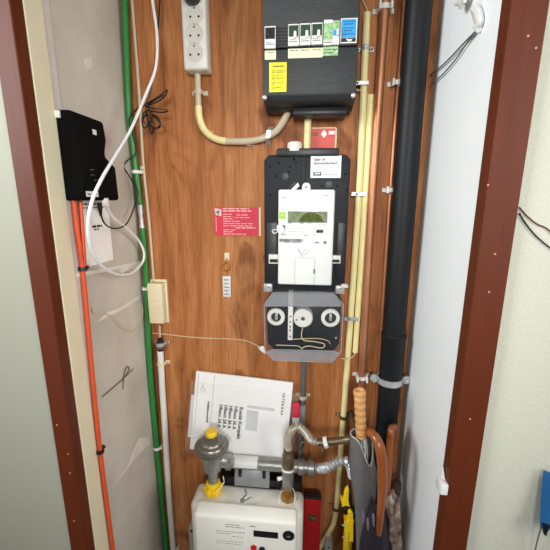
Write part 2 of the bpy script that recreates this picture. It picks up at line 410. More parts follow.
# white conduit below it
w = thing('white_conduit', 'white plastic conduit dropping below the cream junction box', 'conduit', at(173.4, 550, -.012))
obj('cable_tail', sweep_bm(pth((159.8, 325.5, -.014), (160.2, 337, -.014)), .0025, 8), M_GREYPVC, w)
a0, a1 = at(160.2, 336, -.014), at(160.6, 351, -.014)
obj('gland', lathe_bm([(.004, .040), (.0075, .038), (.0075, .024), (.0088, .022), (.0088, .012), (.008, .010), (.008, 0)], a1 - Vector((0, 0, .002)), (0, 0, 1), 14), M_BLACK, w, 'black cable gland')
obj('gland_nut', lathe_bm([(.0094, 0), (.0098, .003), (.0098, .009), (.0092, .012)], a1 + Vector((0, 0, .008)), (0, 0, 1), 8), M_DKGREYPVC, w)
obj('pipe', sweep_bm(smooth_path(pth((160.3, 350.5, -.014), (162.4, 390, -.014), (165, 430, -.014), (168.7, 490, -.014), (174, 560, -.014), (178, 620, -.014)), 4), .0088, 14), M_PLASTICW, w)
saddle(161, 363.5, -.014, .0092, 'ivory saddle clip with one screw on the white conduit', M_IVORY, (1,))
saddle(160.4, 344, -.014, .0100, 'small clip holding the black gland above the white conduit', M_STEEL)
# small plastic end by the meter foot, low left
c = at(178.5, 546, -.006); obj('wall_plug', sweep_bm([c + Vector((0, .0055, 0)), c + Vector((0, -.01, .003)), c + Vector((.006, -.014, .006))], [.004, .005, .003], 8), M_IVORY, None, 'small ivory plug on the plywood at the foot of the white conduit', 'wall plug')

# thin string seal wire across the plywood
tube('seal_wire', pth((152.7, 333, -.002), (171.8, 335, -.004), (190, 337, -.003), (208.6, 338.3, -.004), (228, 338.8, -.003), (246.7, 341, -.006), (260, 347, -.03)), .0016, M_SEALY, 'thin pale wire strung across the plywood from junction box to meter', 'wire', 5, 6)

# conduit from the socket strip to the distribution board
t = thing('bent_conduit', 'cream bent conduit running from the socket strip to the fuse box', 'conduit', at(225, 141, -.014))
obj('grey_sleeve', sweep_bm(pth((197.4, 70, -.014), (198.6, 108, -.014)), .0072, 14), M_GREYPVC, t, 'grey sleeve below the socket strip')
obj('bend', sweep_bm(smooth_path(pth((198.6, 106, -.014), (199, 115, -.014), (202, 126, -.014), (208, 134, -.014), (216, 139, -.014), (226, 141.3, -.014)), 5), .0086, 14), M_YELLOWPVC, t)
obj('grey_sleeve', sweep_bm(smooth_path(pth((225, 141.2, -.014), (245, 141.3, -.014), (262, 138.6, -.014), (275, 132, -.016), (283, 122, -.024), (289, 110, -.032)), 5), .0080, 14), M_GREYPVC, t, 'grey sleeve curving up to the fuse box')
saddle(198.3, 92, -.014, .0074, 'small grey saddle clip below the white socket strip', M_GREYPVC)
c = at(269, 135, -.014); t = thing('pipe_clip', 'tilted galvanised clip on the grey conduit left below the fuse box', 'clip', (c.x, 0, c.z - .02), 'pipe clips on the plywood')
b = None
d = Vector((.16, 0, .98)).normalized()
obj('strap', prism_bm([c + d * k + Vector((sx, 0, 0)) + Vector((0, yy, 0)) for k, sx, yy in ((-.021, -.006, .0135), (-.012, -.006, .006), (-.008, -.006, -.009), (.008, -.006, -.009), (.012, -.006, .006), (.021, -.006, .0135), (.021, -.006, .0115), (.0125, -.006, .003), (.009, -.006, -.0105), (-.009, -.006, -.0105), (-.0125, -.006, .003), (-.021, -.006, .0115))], (.011, 0, 0)), M_STEEL, t, smooth=False)
for k in (-.017, .017): obj('screw', lathe_bm([(.003, 0), (.002, .002), (0, .0022)], c + d * k + Vector((0, .0105, 0)), (0, -1, 0), 10), M_DKGREYPVC, t)
saddle(206, 133, -.006, .003, 'tiny nail clip under the bend of the cream conduit', M_GREYPVC, (1,))
saddle(248, 143.8, -.006, .003, 'tiny nail clip under the level grey conduit', M_GREYPVC, (1,))
# short cream conduit between distribution board and meter board
tube('short_conduit', pth((309.2, 103, -.016), (308, 120, -.016), (306.8, 152, -.016)), .0084, M_YELLOWPVC, 'short upright cream conduit between the fuse box and the meter board', 'conduit', 2, 14)
# two cream conduits right of the boards
P1 = thing('long_cream_conduit', 'long cream conduit with an open upper end and a bent foot', 'conduit', at(327, 545, -.012))
obj('pipe', sweep_bm(smooth_path(pth((367, 13, -.012), (365.4, 48, -.012), (363.5, 90, -.012), (360.2, 170, -.012), (354.5, 260, -.012), (349, 340, -.012), (344.5, 400, -.012), (340.8, 450, -.012), (337.8, 490, -.012), (335.7, 512, -.012), (333, 524, -.012), (326, 537, -.012), (319, 548, -.012), (312, 560, -.012)) + [Vector((at(308, 575, -.012).x, -.012, at(308, 575, -.012).z)), Vector((at(306, 590, -.012).x, -.012, .001))], 5), .0080, 14), M_YELLOWPVC, P1)
obj('wire_end', sweep_bm(smooth_path(pth((367.4, 14, -.012), (366.4, 8, -.012), (363.5, 2, -.010), (361, -4, -.008)), 4), .0012, 6), M_SEALY, P1)
P2 = tube('short_cream_conduit', pth((370.5, 95, -.012), (368, 150, -.012), (364.4, 210, -.012), (359.2, 290, -.012), (355.2, 352, -.012)), .0076, M_YELLOWPVC, 'shorter cream conduit ending beside the clear meter cover', 'conduit', 3, 14)
tube('tail_wire', pth((369, 96, -.012), (366, 92, -.018), (358, 90, -.016), (350, 87, -.012)), .0016, M_GREYPVC, 'thin grey wire leaving the fuse box towards the cream conduits', 'wire', 6, 6)
tube('tail_wire', pth((355, 351, -.012), (353.5, 356, -.02), (348, 358.5, -.025), (341, 358.5, -.03)), .0016, M_SEALY, 'thin wire linking the shorter conduit with the clear meter cover', 'wire', 6, 6)
saddle(365.4, 48, -.012, .0083, 'dark saddle clip near the open end of the long conduit', M_STEEL)
for px, py, w in ((361, 83, 'metal strap clip beside the lower part of the fuse box'), (360, 194, 'metal strap clip on both conduits level with the white sticker'), (351.5, 319, 'metal strap clip on both conduits beside the clear meter cover')):
    c = at(px, py, -.0215); t = thing('strap_clip', w, 'clip', (c.x, 0, c.z - .004), 'strap clips across the two cream conduits')
    obj('strap', box_bm((c.x - .02, -.0235, c.z - .0045), (c.x + .017, -.0205, c.z + .0045), .0008, 1), M_STEEL, t)
    obj('leg', box_bm((c.x - .02, -.0235, c.z - .0045), (c.x - .018, -.0002, c.z + .0045)), M_STEEL, t)
    obj('screw', lathe_bm([(.003, 0), (.002, .002), (0, .0022)], (c.x - .008, -.0235, c.z), (0, -1, 0), 10), M_DKGREYPVC, t)
for px, py, Y, w in ((343.6, 417, -.012, 'dark saddle clip with two screws above the bronze gas pipe'), (336.4, 508, -.012, 'small clip at the bent foot of the long conduit')):
    saddle(px, py, Y, .0084, w, M_BRONZE)
# copper pipes
cp = tube('copper_pipe', pth((386, -25, -.016), (385, 0, -.016), (378.6, 100, -.016), (372.5, 190, -.016), (366.5, 290, -.016), (361.8, 372, -.016), (360, 400, -.016), (357, 445, -.016)) + [Vector((at(356, 470, -.016).x, -.016, .001))], .0105, M_COPPER, 'thick copper pipe running down between conduits and black drainpipe', 'pipe', 3, 16)
tube('thin_copper_pipe', pth((406.2, -25, -.0065), (404.8, 0, -.0065), (397.2, 100, -.0065), (390.7, 190, -.0065), (384.2, 290, -.0065), (378.7, 372, -.0065), (372.4, 470, -.010)) + [Vector((at(373, 470, -.010).x, -.010, .001))], .0054, M_COPPER, 'thin copper pipe tucked along the left of the black drainpipe', 'pipe', 3, 12)
def pclip(px, py, r, Y, label):
    c = at(px, py, Y); t = thing('pipe_clip', label, 'clip', (c.x, 0, c.z - .006), 'pipe clips on the plywood')
    b, _ = clip_band(px, py, Y, r, (-1, 1)); 
    obj('saddle', b, M_PLASTICW, t)
    obj('ear', box_bm(c + Vector((-r - .004, Y - r * .2, -.008)), c + Vector((-r + .001, -Y - .0005, .008)), .001, 1), M_PLASTICW, t)
    obj('ear', box_bm(c + Vector((r - .001, Y - r * .2, -.008)), c + Vector((r + .004, -Y - .0005, .008)), .001, 1), M_PLASTICW, t)
pclip(384.6, 8, .0108, -.016, 'white plastic clip at the top of the thick copper pipe')
pclip(361.6, 377, .0108, -.016, 'white plastic clip on the thick copper pipe above the wooden umbrella handle')
pclip(390.5, 190, .006, -.010, 'white plastic clip on the thin copper pipe beside the black drainpipe')
pclip(396, 83, .006, -.010, 'small pale clip high on the thin copper pipe')
# black drainpipe
dp = thing('drainpipe', 'thick black plastic drainpipe in the right back corner', 'drainpipe', at(368, 520, -.036))
DY = -.036
obj('pipe', sweep_bm(smooth_path(pth((422.4, -40, DY), (419.4, 0, DY), (411.6, 100, DY), (404.2, 200, DY), (396.4, 300, DY), (393.8, 335, DY)), 3), .0268, 24), M_PIPEBLK, dp)
p_a, p_b, p_c = at(393.9, 334, DY), at(390.7, 376, DY), at(389.0, 397, DY)
obj('socket', sweep_bm([p_a + Vector((0, 0, .003)), p_a, p_a - Vector((0, 0, .008)), p_a - Vector((0, 0, .012)), p_b], [.0285, .0310, .0310, .0292, .0292], 24), M_PIPEBLK, dp)
obj('pipe', sweep_bm(smooth_path([p_b + Vector((0, 0, .004))] + pth((383.5, 460, DY), (378, 530, DY), (371, 620, DY)) + [Vector((at(371, 620, DY).x, DY, .01))], 3), .0268, 24), M_PIPEBLK, dp)
c = at(389.6, 379, DY); br = thing('pipe_bracket', 'galvanised bracket with two bolts around the black drainpipe', 'bracket', (c.x, 0, c.z - .01))
b = bmesh.new(); V = []
for h in (-.008, .008):
    for rr in (.0295, .0325): V.append([b.verts.new((c.x + rr * math.cos(a), c.y - rr * math.sin(a), c.z + h)) for a in [2 * math.pi * k / 32 for k in range(32)]])
for A, B in ((V[0], V[1]), (V[3], V[2]), (V[1], V[3]), (V[2], V[0])):
    for k in range(32): b.faces.new((A[k], A[(k + 1) % 32], B[(k + 1) % 32], B[k]))
bmesh.ops.recalc_face_normals(b, faces=b.faces[:])
obj('band', b, M_STEEL, br)
for s in (-1, 1):
    e = c + Vector((s * .040, -.006, 0)) + Vector((0, 0, .004))
    obj('lug', lathe_bm([(.0105, -.004), (.0115, 0), (.0105, .004)], e, (0, -1, 0), 18), M_STEEL, br)
    obj('bolt', lathe_bm([(.006, 0), (.006, .003), (.004, .0055), (0, .006)], e + Vector((0, -.004, 0)), (0, -1, 0), 12), M_STEEL, br)
obj('stem', sweep_bm([c + Vector((0, .03, 0)), Vector((c.x, -.0003, c.z))], .005, 10), M_STEEL, br)

# grey conduit below the meter
t = thing('grey_conduit', 'dark grey conduit dropping from the clear meter cover behind the papers', 'conduit', at(300, 455, -.014))
obj('pipe', sweep_bm(smooth_path(pth((304, 358, -.014), (303, 395, -.014), (301.5, 425, -.014), (299, 470, -.014)), 3), .0082, 14), M_DKGREYPVC, t)
obj('sleeve', sweep_bm(pth((302.8, 404, -.014), (302.3, 410, -.014), (301.3, 422, -.014), (301, 428, -.014)), [.0085, .0108, .0108, .0085], 14), mat('grey_translucent', (150, 150, 150), .3, var=.1), t)
saddle(303, 397, -.014, .0085, 'pale saddle clip on the dark grey conduit under the meter', M_GREYPVC)

# ================================================================== SOCKET STRIP
q = PF(181.5, -12, 206, 70.5, -.042)
t = thing('socket_strip', 'white upright socket strip with earthed outlets at top left of the fuse box', 'socket strip', (q.p(.5, 0).x, 0, q.p(.5, 0).z))
ppx = q.h / 84.0
obj('housing', q.box(0, 0, 1, 1, -.0418, 0, .006, None, 3), M_PLASTICW, t)
for py in (-4, 14.6, 33.6, 52.6):
    c = at(194.4, py, -.042)
    s = obj('outlet', ring_bm(c + Vector((0, .0005, 0)), .0212, .0198, .0016, (0, -1, 0), 36), M_PLASTICW, t)
    obj('well', lathe_bm([(.0196, 0), (.0196, .0006)], c, (0, -1, 0), 36), mat('socket_face', (214, 212, 204), .45, var=.02), s)
    for dx, dz in ((-.0095, -.004), (.0095, -.004)): obj('pin_hole', lathe_bm([(.0026, .0005), (.0024, .0010)], c + Vector((dx, 0, dz)), (0, -1, 0), 12), M_BLACK, s)
    obj('earth_contact', box_bm(c + Vector((-.0018, -.0013, .011)), c + Vector((.0018, -.0004, .015)), .0004, 1), M_RUST, s)
c = at(193, -2, -.0425)
t = thing('plug', 'black plug pushed into the top outlet of the white socket strip', 'plug', c - Vector((0, 0, .018)))
obj('body', lathe_bm([(.019, 0), (.0195, .006), (.018, .02), (.012, .032), (0, .034)], c + Vector((0, -.0012, .003)), (0, -1, 0), 24), M_BLACK, t)
obj('cord', sweep_bm(smooth_path([c + Vector((0, -.028, .01)), c + Vector((0, -.034, .035)), c + Vector((-.004, -.03, .09))], 6), .0032, 8), M_BLACK, t)

# ================================================================== DISTRIBUTION BOARD
BY = -.10
q = PF(262, 6, 357.6, 99.5, BY)
t = thing('fuse_box', 'black fuse box with circuit breakers and stickers at the top of the plywood', 'fuse box', (q.p(.5, 0).x, 0, q.p(.5, 0).z - .02))
topz = q.p(0, 1.9).z
x0, x1, z0 = q.p(0, 0).x, q.p(1, 0).x, q.p(0, 0).z
zs = at(310, 47.5, BY).z
M_BOX = mat('ribbed_black_plastic', (46, 50, 52), .45, var=.1, bump=.4, bscale=40, stretch=(1, 1, 22))
obj('base', box_bm((x0 - .001, -.055, z0 - .012), (x1 + .001, -.0002, topz), .006), M_BLACK, t)
obj('upper_cover', box_bm((x0, BY, zs + .0007), (x1, -.054, topz), .004), M_BOX, t)
obj('lower_cover', prism_bm([(x0, -.054, z0 - .008), (x0, BY + .010, z0 - .003), (x0, BY, z0 + .008), (x0, BY, zs - .0007), (x0, -.054, zs - .0007)], (x1 - x0, 0, 0), .003), M_BOX, t)
obj('cable_flange', box_bm((at(293, 107, -.06).x, -.062, z0 - .024), (at(347, 107, -.06).x, -.012, z0 - .0115), .004), M_DARK, t)
for px in (264.6, 353.4):
    c = at(px, 97.5, BY); obj('cover_screw', lathe_bm([(.0045, -.014), (.0045, .0006), (.003, .0016), (0, .0018)], (c.x, BY, z0 + .004), (0, -1, 0), 16), M_STEEL, t)
obj('fin_panel', (lambda f: [f.box(0, k / 7, 1, k / 7 + .06, 0, .0012, 0, None) for k in range(1)][0])(PF(276.5, 26, 287.5, 48, BY)), M_BLACK, t)
fb = None; f = PF(276.5, 26, 287.8, 48, BY)
for k in range(1, 7): fb = f.box(0, k / 7, 1, k / 7 + .05, 0, .0012, 0, fb)
obj('fin_panel', fb, M_BLACK, t)
def breaker(l, tp, r, bt, green, sw=True):
    f = PF(l, tp, r, bt, BY - .001)
    k = obj('breaker', f.box(.02, 0, .98, 1, -.003, .004, .0006, None, 1), M_PLASTICW, t, 'white circuit breaker')
    obj('toggle_recess', f.box(.08, .42, .92, .93, .0036, .0046, 0), M_BRKGREEN if green else M_BLACK, k)
    obj('toggle', f.box(.52, .30, .76, .62, .004, .011, .0012, None, 1) if green else f.box(.12, .44, .55, .80, .004, .011, .0012, None, 1), M_PLASTICW if green else M_BLACK, k)
    obj('rating_mark', f.lines([(.15, .85, .16, .05), (.15, .6, .26, .03)], .004, .0003, int(l)), M_INKGREY, k)
breaker(264.6, 27, 276, 49.2, False)
breaker(288, 24.9, 299.4, 46.6, True); breaker(299.6, 24.2, 311, 45.9, True); breaker(311.2, 23.5, 322.8, 45.2, True)
f = PF(323.6, 20.6, 332.4, 46, BY - .001); k = obj('residual_breaker', f.box(0, 0, 1, 1, -.003, .004, .0006, None, 1), M_PLASTICW, t)
obj('green_sticker', f.box(.02, .22, .98, .86, .0038, .0044), M_GSTICK, k); obj('rating_mark', f.lines([(.1, .9, .08, .03), (.1, .9, .15, .02)], .004, .0003), M_INK, k)
f = PF(332.6, 21.5, 339.4, 45.5, BY - .001); k = obj('residual_breaker', f.box(0, 0, 1, 1, -.003, .004, .0006, None, 1), M_PLASTICW, t)
obj('blue_panel', f.box(.05, .38, .95, .62, .0038, .0044), M_BLUE, k); obj('green_sticker', f.box(.05, .64, .95, .97, .0038, .0044), M_GSTICK, k)
obj('toggle', f.box(.55, .34, .85, .62, .004, .010, .001, None, 1), M_PLASTICW, k)
f = PF(340.4, 18.4, 357, 43.4, BY - .0002); k = obj('warning_sticker', f.box(0, 0, 1, 1, 0, .0008), M_PLASTICW, t, 'blue and white square sticker')
obj('blue_print', f.box(.06, .22, .94, .96, .0007, .0011), M_BLUE, k)
obj('print', f.lines([(.15, .85, .84, .05), (.2, .8, .74, .05), (.15, .85, .58, .05), (.2, .7, .48, .05), (.15, .9, .34, .05)], .0010, .0003, 4), mat('deep_blue_ink', (24, 96, 150), .5), k)
obj('black_band', f.box(.06, .05, .94, .21, .0007, .0011), M_BLACK, k)
obj('white_arrow', prism_bm([f.p(.35, .19, .0011), f.p(.48, .06, .0011), f.p(.68, .08, .0011), f.p(.75, .17, .0011), f.p(.55, .15, .0011)], (0, -.0003, 0)), M_PLASTICW, k, smooth=False)
def strip(l, tp, r, bt, m, name='label_strip', rows=None, ink=M_INKGREY):
    f = PF(l, tp, r, bt, BY - .0002); k = obj(name, f.box(0, 0, 1, 1, 0, .0008), m, t)
    if rows: obj('print', f.lines(rows, .0007, .0003, int(l)), ink, k)
    return f, k
strip(264.8, 50.8, 276, 59.8, M_CREAMLBL, rows=[(.2, .8, .75, .08)])
strip(288, 48.4, 322.6, 58, M_CREAMLBL, rows=[(.05, .28, .75, .1), (.38, .6, .75, .1), (.72, .94, .75, .1)])
strip(322.8, 46.7, 338, 55.8, M_GSTICK, rows=[(.1, .9, .6, .1), (.1, .7, .3, .1)], ink=M_BRKGREEN)
f, k = strip(269.2, 62.6, 286.6, 92.2, M_YSTICK, 'warning_sticker', [(.2, .85, .85, .04), (.4, .9, .70, .025), (.4, .85, .655, .02), (.15, .9, .56, .015), (.4, .85, .46, .025), (.4, .8, .30, .02), (.4, .7, .14, .02)], M_INK)
rb = None
for bb in (.68, .45, .28, .12): rb = ring_bm(f.p(.25, bb + .02, .0007), .0028, .0019, .0003, (0, -1, 0), 14, rb)
obj('pictogram', rb, M_INK, k)

# ================================================================== METER BOARD
t = thing('meter_board', 'charcoal meter backboard with chamfered corners below the fuse box', 'meter board', at(305, 292, 0))
MY = -.026
pl = [at(px, py, MY) for px, py in ((268, 156.5), (345, 152.5), (351, 157), (350.5, 166), (344.3, 292), (264.6, 292), (264.2, 162))]
zt = (at(305, 154.6, MY)).z; xl = at(264.4, 225, MY).x; xr = at(347.6, 225, MY).x; zb = at(305, 291, MY).z
pl = [(xl + .012, MY, zt), (xr - .012, MY, zt), (xr, MY, zt - .012), (xr, MY, zb), (xl, MY, zb), (xl, MY, zt - .012)]
obj('plate', prism_bm(pl, (0, -MY - .0002, 0), .002), M_DARK2, t)
obj('top_lip', box_bm((at(276.6, 151, MY).x, -.032, zt - .004), (at(339, 151, MY).x, -.002, zt + .014), .003), M_DARK, t)
obj('rib', box_bm((at(301.4, 175, MY).x, MY - .003, at(303, 200, MY).z), (at(305.4, 175, MY).x, MY + .001, zt), .001), M_DARK2, t)
hb = None
for px, py in ((270, 167), (279, 163), (290, 167), (294, 159), (296, 162.6), (294, 160), (276, 176), (345, 174), (347, 190), (322, 186), (337, 186), (270, 195), (289, 172)): hb = lathe_bm([(.0022, 0), (.0018, .0006)], at(px, py, MY), (0, -1, 0), 10, hb)
obj('fixing_hole', hb, mat('matt_black_plastic', (11, 11, 12), .8, var=.1, spec=.1), t)
for px, py in ((285, 176.5), (329, 184.5)): obj('knockout', disc_bm(px, py, MY, .0085, .0012), M_DARK, t)
for l, tp, r, bt in ((268.6, 254.6, 279, 263.8), (331, 255.6, 340.6, 263.6)):
    f = PF(l, tp, r, bt, MY - .014); k = obj('slide_bracket', f.box(0, 0, 1, 1, -.0145, 0, .001), M_PLASTICW, t, 'white bracket beside the meter'); obj('slot', f.box(.12, .15, .88, .5, -.001, .0006), M_BLACK, k)
for l, r in ((267, 277), (336.5, 344)):
    f = PF(l, 223, r, 278, MY); obj('raised_panel', f.box(0, 0, 1, 1, -.001, .003, .001), M_DARK, t)
f = PF(310.6, 155.8, 341, 178, MY - .0006); k = obj('sticker', f.box(0, 0, 1, 1, 0, .0006), M_METERW, t, 'white notice sticker')
m1 = text_mesh('Gas- of', f.p(.09, .78, .0009), f.u, f.v, .0092); m2 = text_mesh('stroomstoring?', f.p(.09, .61, .0009), f.u, f.v, .0092)
obj('lettering', join_meshes(m1, m2), mat('violet_ink', (62, 40, 84), .5), k, smooth=False)
obj('small_print', f.lines([(.1, .9, .46, .022), (.42, .88, .14, .03)], .0006, .0003, 3), M_INKGREY, k)
kk = obj('logo', f.box(.09, .10, .36, .27, .0006, .0009), mat('dark_teal', (20, 60, 78), .5), k); obj('logo_bar', f.box(.14, .17, .32, .23, .0009, .0012), M_METERW, kk)
c = at(294.6, 151, -.015); obj('cap', lathe_bm([(.0175, -.004), (.0175, .012), (.016, .016), (.012, .018), (0, .018)], (c.x, -.0185, zt + .012), (0, 0, 1), 24), M_PLASTICW, t, 'white round cap on the top edge')

# ------------------------------------------------------------------ SMART METER
EY = -.085
q = PF(277.8, 191, 333.2, 286.6, EY)
t = thing('smart_meter', 'white smart electricity meter with small green display on the charcoal board', 'electricity meter', q.p(.5, 0, -.03))
obj('back', q.box(.02, .01, .98, .985, -.058, -.03, .002), M_DARK, t)
obj('housing', q.box(0, 0, 1, 1, -.035, 0, .0045, None, 3), M_METERW, t)
f = PF(287.6, 211.4, 327.2, 222.8, EY); k = obj('display', f.box(0, 0, 1, 1, -.001, .0006, .0004, None, 1), M_INKGREY, t); obj('lcd', f.box(.02, .06, .98, .94, .0005, .0009), M_LCD, k)
obj('painted_reflection', prism_bm([f.p(a, b_, .0009) for a, b_ in ((.28, .1), (.36, .6), (.45, .86), (.66, .9), (.84, .62), (.92, .1))], (0, -.0002, 0)), mat('lcd_reflection', (74, 86, 28), .15, var=.35, scale=150), k, smooth=False)  # reflection in the display glass, painted as a dark olive shape
f = PF(279.2, 212, 285.6, 218.8, EY); k = obj('energy_sticker', f.box(0, 0, 1, 1, -.001, .0006), M_LIME, t, 'lime green square sticker'); obj('house_mark', prism_bm([f.p(a, b_, .0006) for a, b_ in ((.2, .45), (.5, .75), (.8, .45), (.8, .35), (.5, .62), (.2, .35))], (0, -.0003, 0)), M_METERW, k, smooth=False)
f = PF(316.4, 229.6, 323, 232.8, EY); obj('button', f.box(0, 0, 1, 1, -.001, .0022, .0012), M_BLACK, t)
f = PF(313, 224.5, 326, 236, EY); obj('button_surround', sweep_bm(smooth_path([f.p(0, 0), f.p(.04, .4), f.p(.2, .8), f.p(.45, 1), f.p(1, 1)], 5), .0004, 6), M_INKGREY, t)
f = PF(279.4, 238.8, 302.8, 242, EY); bb = None; rnd = random.Random(3); a = 0
while a < .98:
    wv = rnd.choice((.008, .012, .02)); bb = f.box(a, 0, min(1, a + wv), 1, 0, .0003, 0, bb); a += wv + rnd.choice((.008, .014))
obj('barcode', bb, M_INK, t)
f = PF(278, 191, 333.6, 286.6, EY)
obj('print', f.lines([(.05, .15, .92, .006), (.8, .88, .94, .006), (.05, .12, .80, .005), (.18, .24, .657, .008), (.39, .46, .657, .01), (.5, .6, .66, .005), (.2, .55, .60, .004), (.2, .55, .57, .004), (.05, .2, .535, .006), (.1, .4, .455, .006), (.66, .74, .455, .014), (.82, .87, .45, .03), (.47, .53, .53, .008)], 0, .0003, 5), M_INKGREY, t)
obj('triangle_mark', sweep_bm([f.p(a, b_, .0002) for a, b_ in ((.36, .40), (.43, .31), (.58, .38), (.5, .39), (.43, .33), (.38, .385))], .0004, 5), M_INKGREY, t)
f = PF(294.8, 258, 314.4, 286.2, EY); obj('flap_seam', sweep_bm([f.p(0, 0), f.p(0, 1), f.p(.5, 1.0), f.p(1, 1), f.p(1, 0)], .0004, 5), M_INKGREY, t); obj('flap_catch', f.box(.94, .45, 1.03, .62, 0, .001, .0004, None, 1), M_INKGREY, t)
# seals and latches
f = PF(274.6, 224.5, 284.8, 235, EY - .001); k = obj('seal_tag', prism_bm([f.p(a, b_, .001) for a, b_ in ((.25, .95), (.7, 1), (.98, .6), (.75, .1), (.5, 0), (.2, .5))], (0, -.0025, 0), .0006), M_METERW, t, 'white plastic seal'); obj('seal_slot', f.box(.75, .55, 1.0, .95, 0, .0018), M_BLACK, t)
obj('seal_loop', sweep_bm(smooth_path([f.p(.3, .3, .003), f.p(-.05, .15, .001), f.p(-.22, .35, -.001), f.p(-.1, .5, .001), f.p(.3, .5, .003)], 5), .0012, 6), M_METERW, t)
f = PF(288.5, 182, 299.5, 192, MY - .03); obj('latch', prism_bm([f.p(a, b_) for a, b_ in ((0, 0), (.85, .95), (1, .6), (.45, 0))], (0, .029, 0), .001), M_METERW, t); obj('latch_pad', prism_bm([f.p(a, b_) for a, b_ in ((-.05, .15), (-.05, .45), (.45, 1.0), (.75, .95))], (0, .0295, 0), .001), M_BLACK, t)
f = PF(302, 182.5, 310.5, 192, MY - .03); obj('hanging_tab', prism_bm([f.p(.5 + .5 * math.cos(a), .55 + .45 * math.sin(a)) for a in [math.pi * k / 8 for k in range(9)]] + [f.p(0, 0), f.p(1, 0)], (0, .0295, 0), .001), M_METERW, t); obj('tab_hole', disc_bm(306.2, 187, MY - .0305, .0025, .0006), M_DKGREYPVC, t)

# ------------------------------------------------------------------ TERMINAL COVER
t = thing('terminal_box', 'clear plastic terminal cover with three white rings below the smart meter', 'terminal box', at(304, 363, 0))
OCT = ((272.5, 292), (334, 292.6), (344, 304), (341.6, 352), (332.5, 362.6), (273.5, 360.6), (264.6, 351.4), (263.6, 304))
TY = -.072
ocf = [at(px, py, TY) for px, py in OCT]
def octo(Y, k=1.0):
    cx = sum(p.x for p in ocf) / 8; cz = sum(p.z for p in ocf) / 8
    return [Vector((cx + (p.x - cx) * k, Y, cz + (p.z - cz) * k)) for p in ocf]
obj('base', prism_bm([(p.x, -.0225, p.z) for p in octo(0, .985)], (0, .0223, 0), .002), M_BLACK, t)
b = bmesh.new(); A = [b.verts.new(p) for p in octo(-.022, 1.0)]; B = [b.verts.new(p) for p in octo(TY + .003, 1.0)]; Cc = [b.verts.new(p) for p in octo(TY, .97)]
for X_, Y_ in ((A, B), (B, Cc)):
    for k in range(8): b.faces.new((X_[k], X_[(k + 1) % 8], Y_[(k + 1) % 8], Y_[k]))
b.faces.new(Cc)
bmesh.ops.recalc_face_normals(b, faces=b.faces[:])
cv = obj('clear_cover', b, M_CLEAR, t, smooth=False)
rim = octo(TY - .0006, .985); obj('cover_edge', sweep_bm(rim + [rim[0]], .0018, 6), M_FROST, cv)
obj('frosted_band', prism_bm([at(px, py, TY - .0006) for px, py in ((273, 293.5), (333.5, 294), (341, 303), (341.4, 306.5), (265, 306.5), (265.4, 303.5))], (0, -.0006, 0)), M_FROST, cv, smooth=False)
obj('frosted_band', prism_bm([at(px, py, TY - .0006) for px, py in ((273, 349), (335, 350.5), (340, 353), (332, 361.2), (274, 359.4), (266, 351.5))], (0, -.0006, 0)), M_FROST, cv, smooth=False)
for px, py, ro, ri in ((276.2, 316.4, .0225, .013), (330.4, 317.4, .0235, .0145)):
    c = at(px, py, -.05); k = obj('seal_ring', ring_bm(c, ro, ri, .008, (0, -1, 0)), M_PLASTICW, t)
    obj('post', sweep_bm([Vector((c.x, -.02, c.z)), Vector((c.x, -.046, c.z))], ri * 1.05, 20), M_DARK, k)
    obj('terminal_screw', box_bm(c + Vector((-.003, -.001, -.009)), c + Vector((.004, .006, .009)), .001), M_STEEL, k)
c = at(303, 317.6, -.05); k = obj('main_knob', lathe_bm([(.0245, -.03), (.0245, .005), (.022, .008), (.010, .008), (.010, .0065), (.0072, .0065), (.0072, .0085), (0, .0085)], c, (0, -1, 0), 32), M_PLASTICW, t)
obj('knob_screw', lathe_bm([(.0055, .008), (.0045, .0098), (0, .0098)], c, (0, -1, 0), 14), M_RUST, k); obj('knob_hole', lathe_bm([(.0022, .0078), (.002, .0086)], c + Vector((-.0165, 0, -.004)), (0, -1, 0), 10), M_BLACK, k)
f = PF(288, 294, 292.8, 340.6, -.062); k = obj('link_bar', f.box(0, 0, 1, 1, -.041, 0, .001), M_PLASTICW, t)
hb = None
for b_ in (.52, .40, .30, .22, .08): hb = lathe_bm([(.0022, 0), (.002, .0005)], f.p(.5, b_), (0, -1, 0), 10, hb)
obj('bar_holes', hb, M_INK, k)
obj('seal_string', sweep_bm(smooth_path(pth((302.5, 328, -.058), (301.5, 336, -.058), (304.5, 340.5, -.058), (314, 341.5, -.058), (324, 344, -.058), (322, 348, -.058), (308, 346, -.058), (301, 349, -.058)), 6), .0014, 6), M_SEALY, t)
obj('seal_string', sweep_bm(smooth_path(pth((290, 339.5, -.0585), (298, 339, -.059), (318, 338.5, -.059), (328, 341, -.058), (330, 344, -.056)), 6), .0011, 6), M_SEALY, t)
obj('seal_string', sweep_bm(smooth_path(pth((276, 345, -.058), (290, 345.5, -.058), (298, 346, -.058), (302, 349, -.058)), 6), .0011, 6), M_SEALY, t)
for px, py in ((323.5, 357.6), (336, 338)): obj('cover_rivet', lathe_bm([(.0028, -.001), (.0022, .0018), (0, .002)], at(px, py, TY - .0006), (0, -1, 0), 10), M_STEEL, t)
obj('top_screw', lathe_bm([(.005, -.02), (.005, .002), (.0025, .004), (0, .004)], at(303.5, 298, TY + .018), (0, -1, 0), 14), M_DKGREYPVC, t)
for px, py in ((268.4, 288.5), (340.6, 290.5)):
    c = at(px, py, -.035); k = obj('corner_tab', box_bm(c + Vector((-.013, 0, -.010)), c + Vector((.010, .0345, .012)), .003), M_STEEL, t); obj('tab_screw', lathe_bm([(.0065, 0), (.0055, .003), (.002, .0032), (0, .0025)], c, (0, -1, 0), 16), M_STEEL, k)
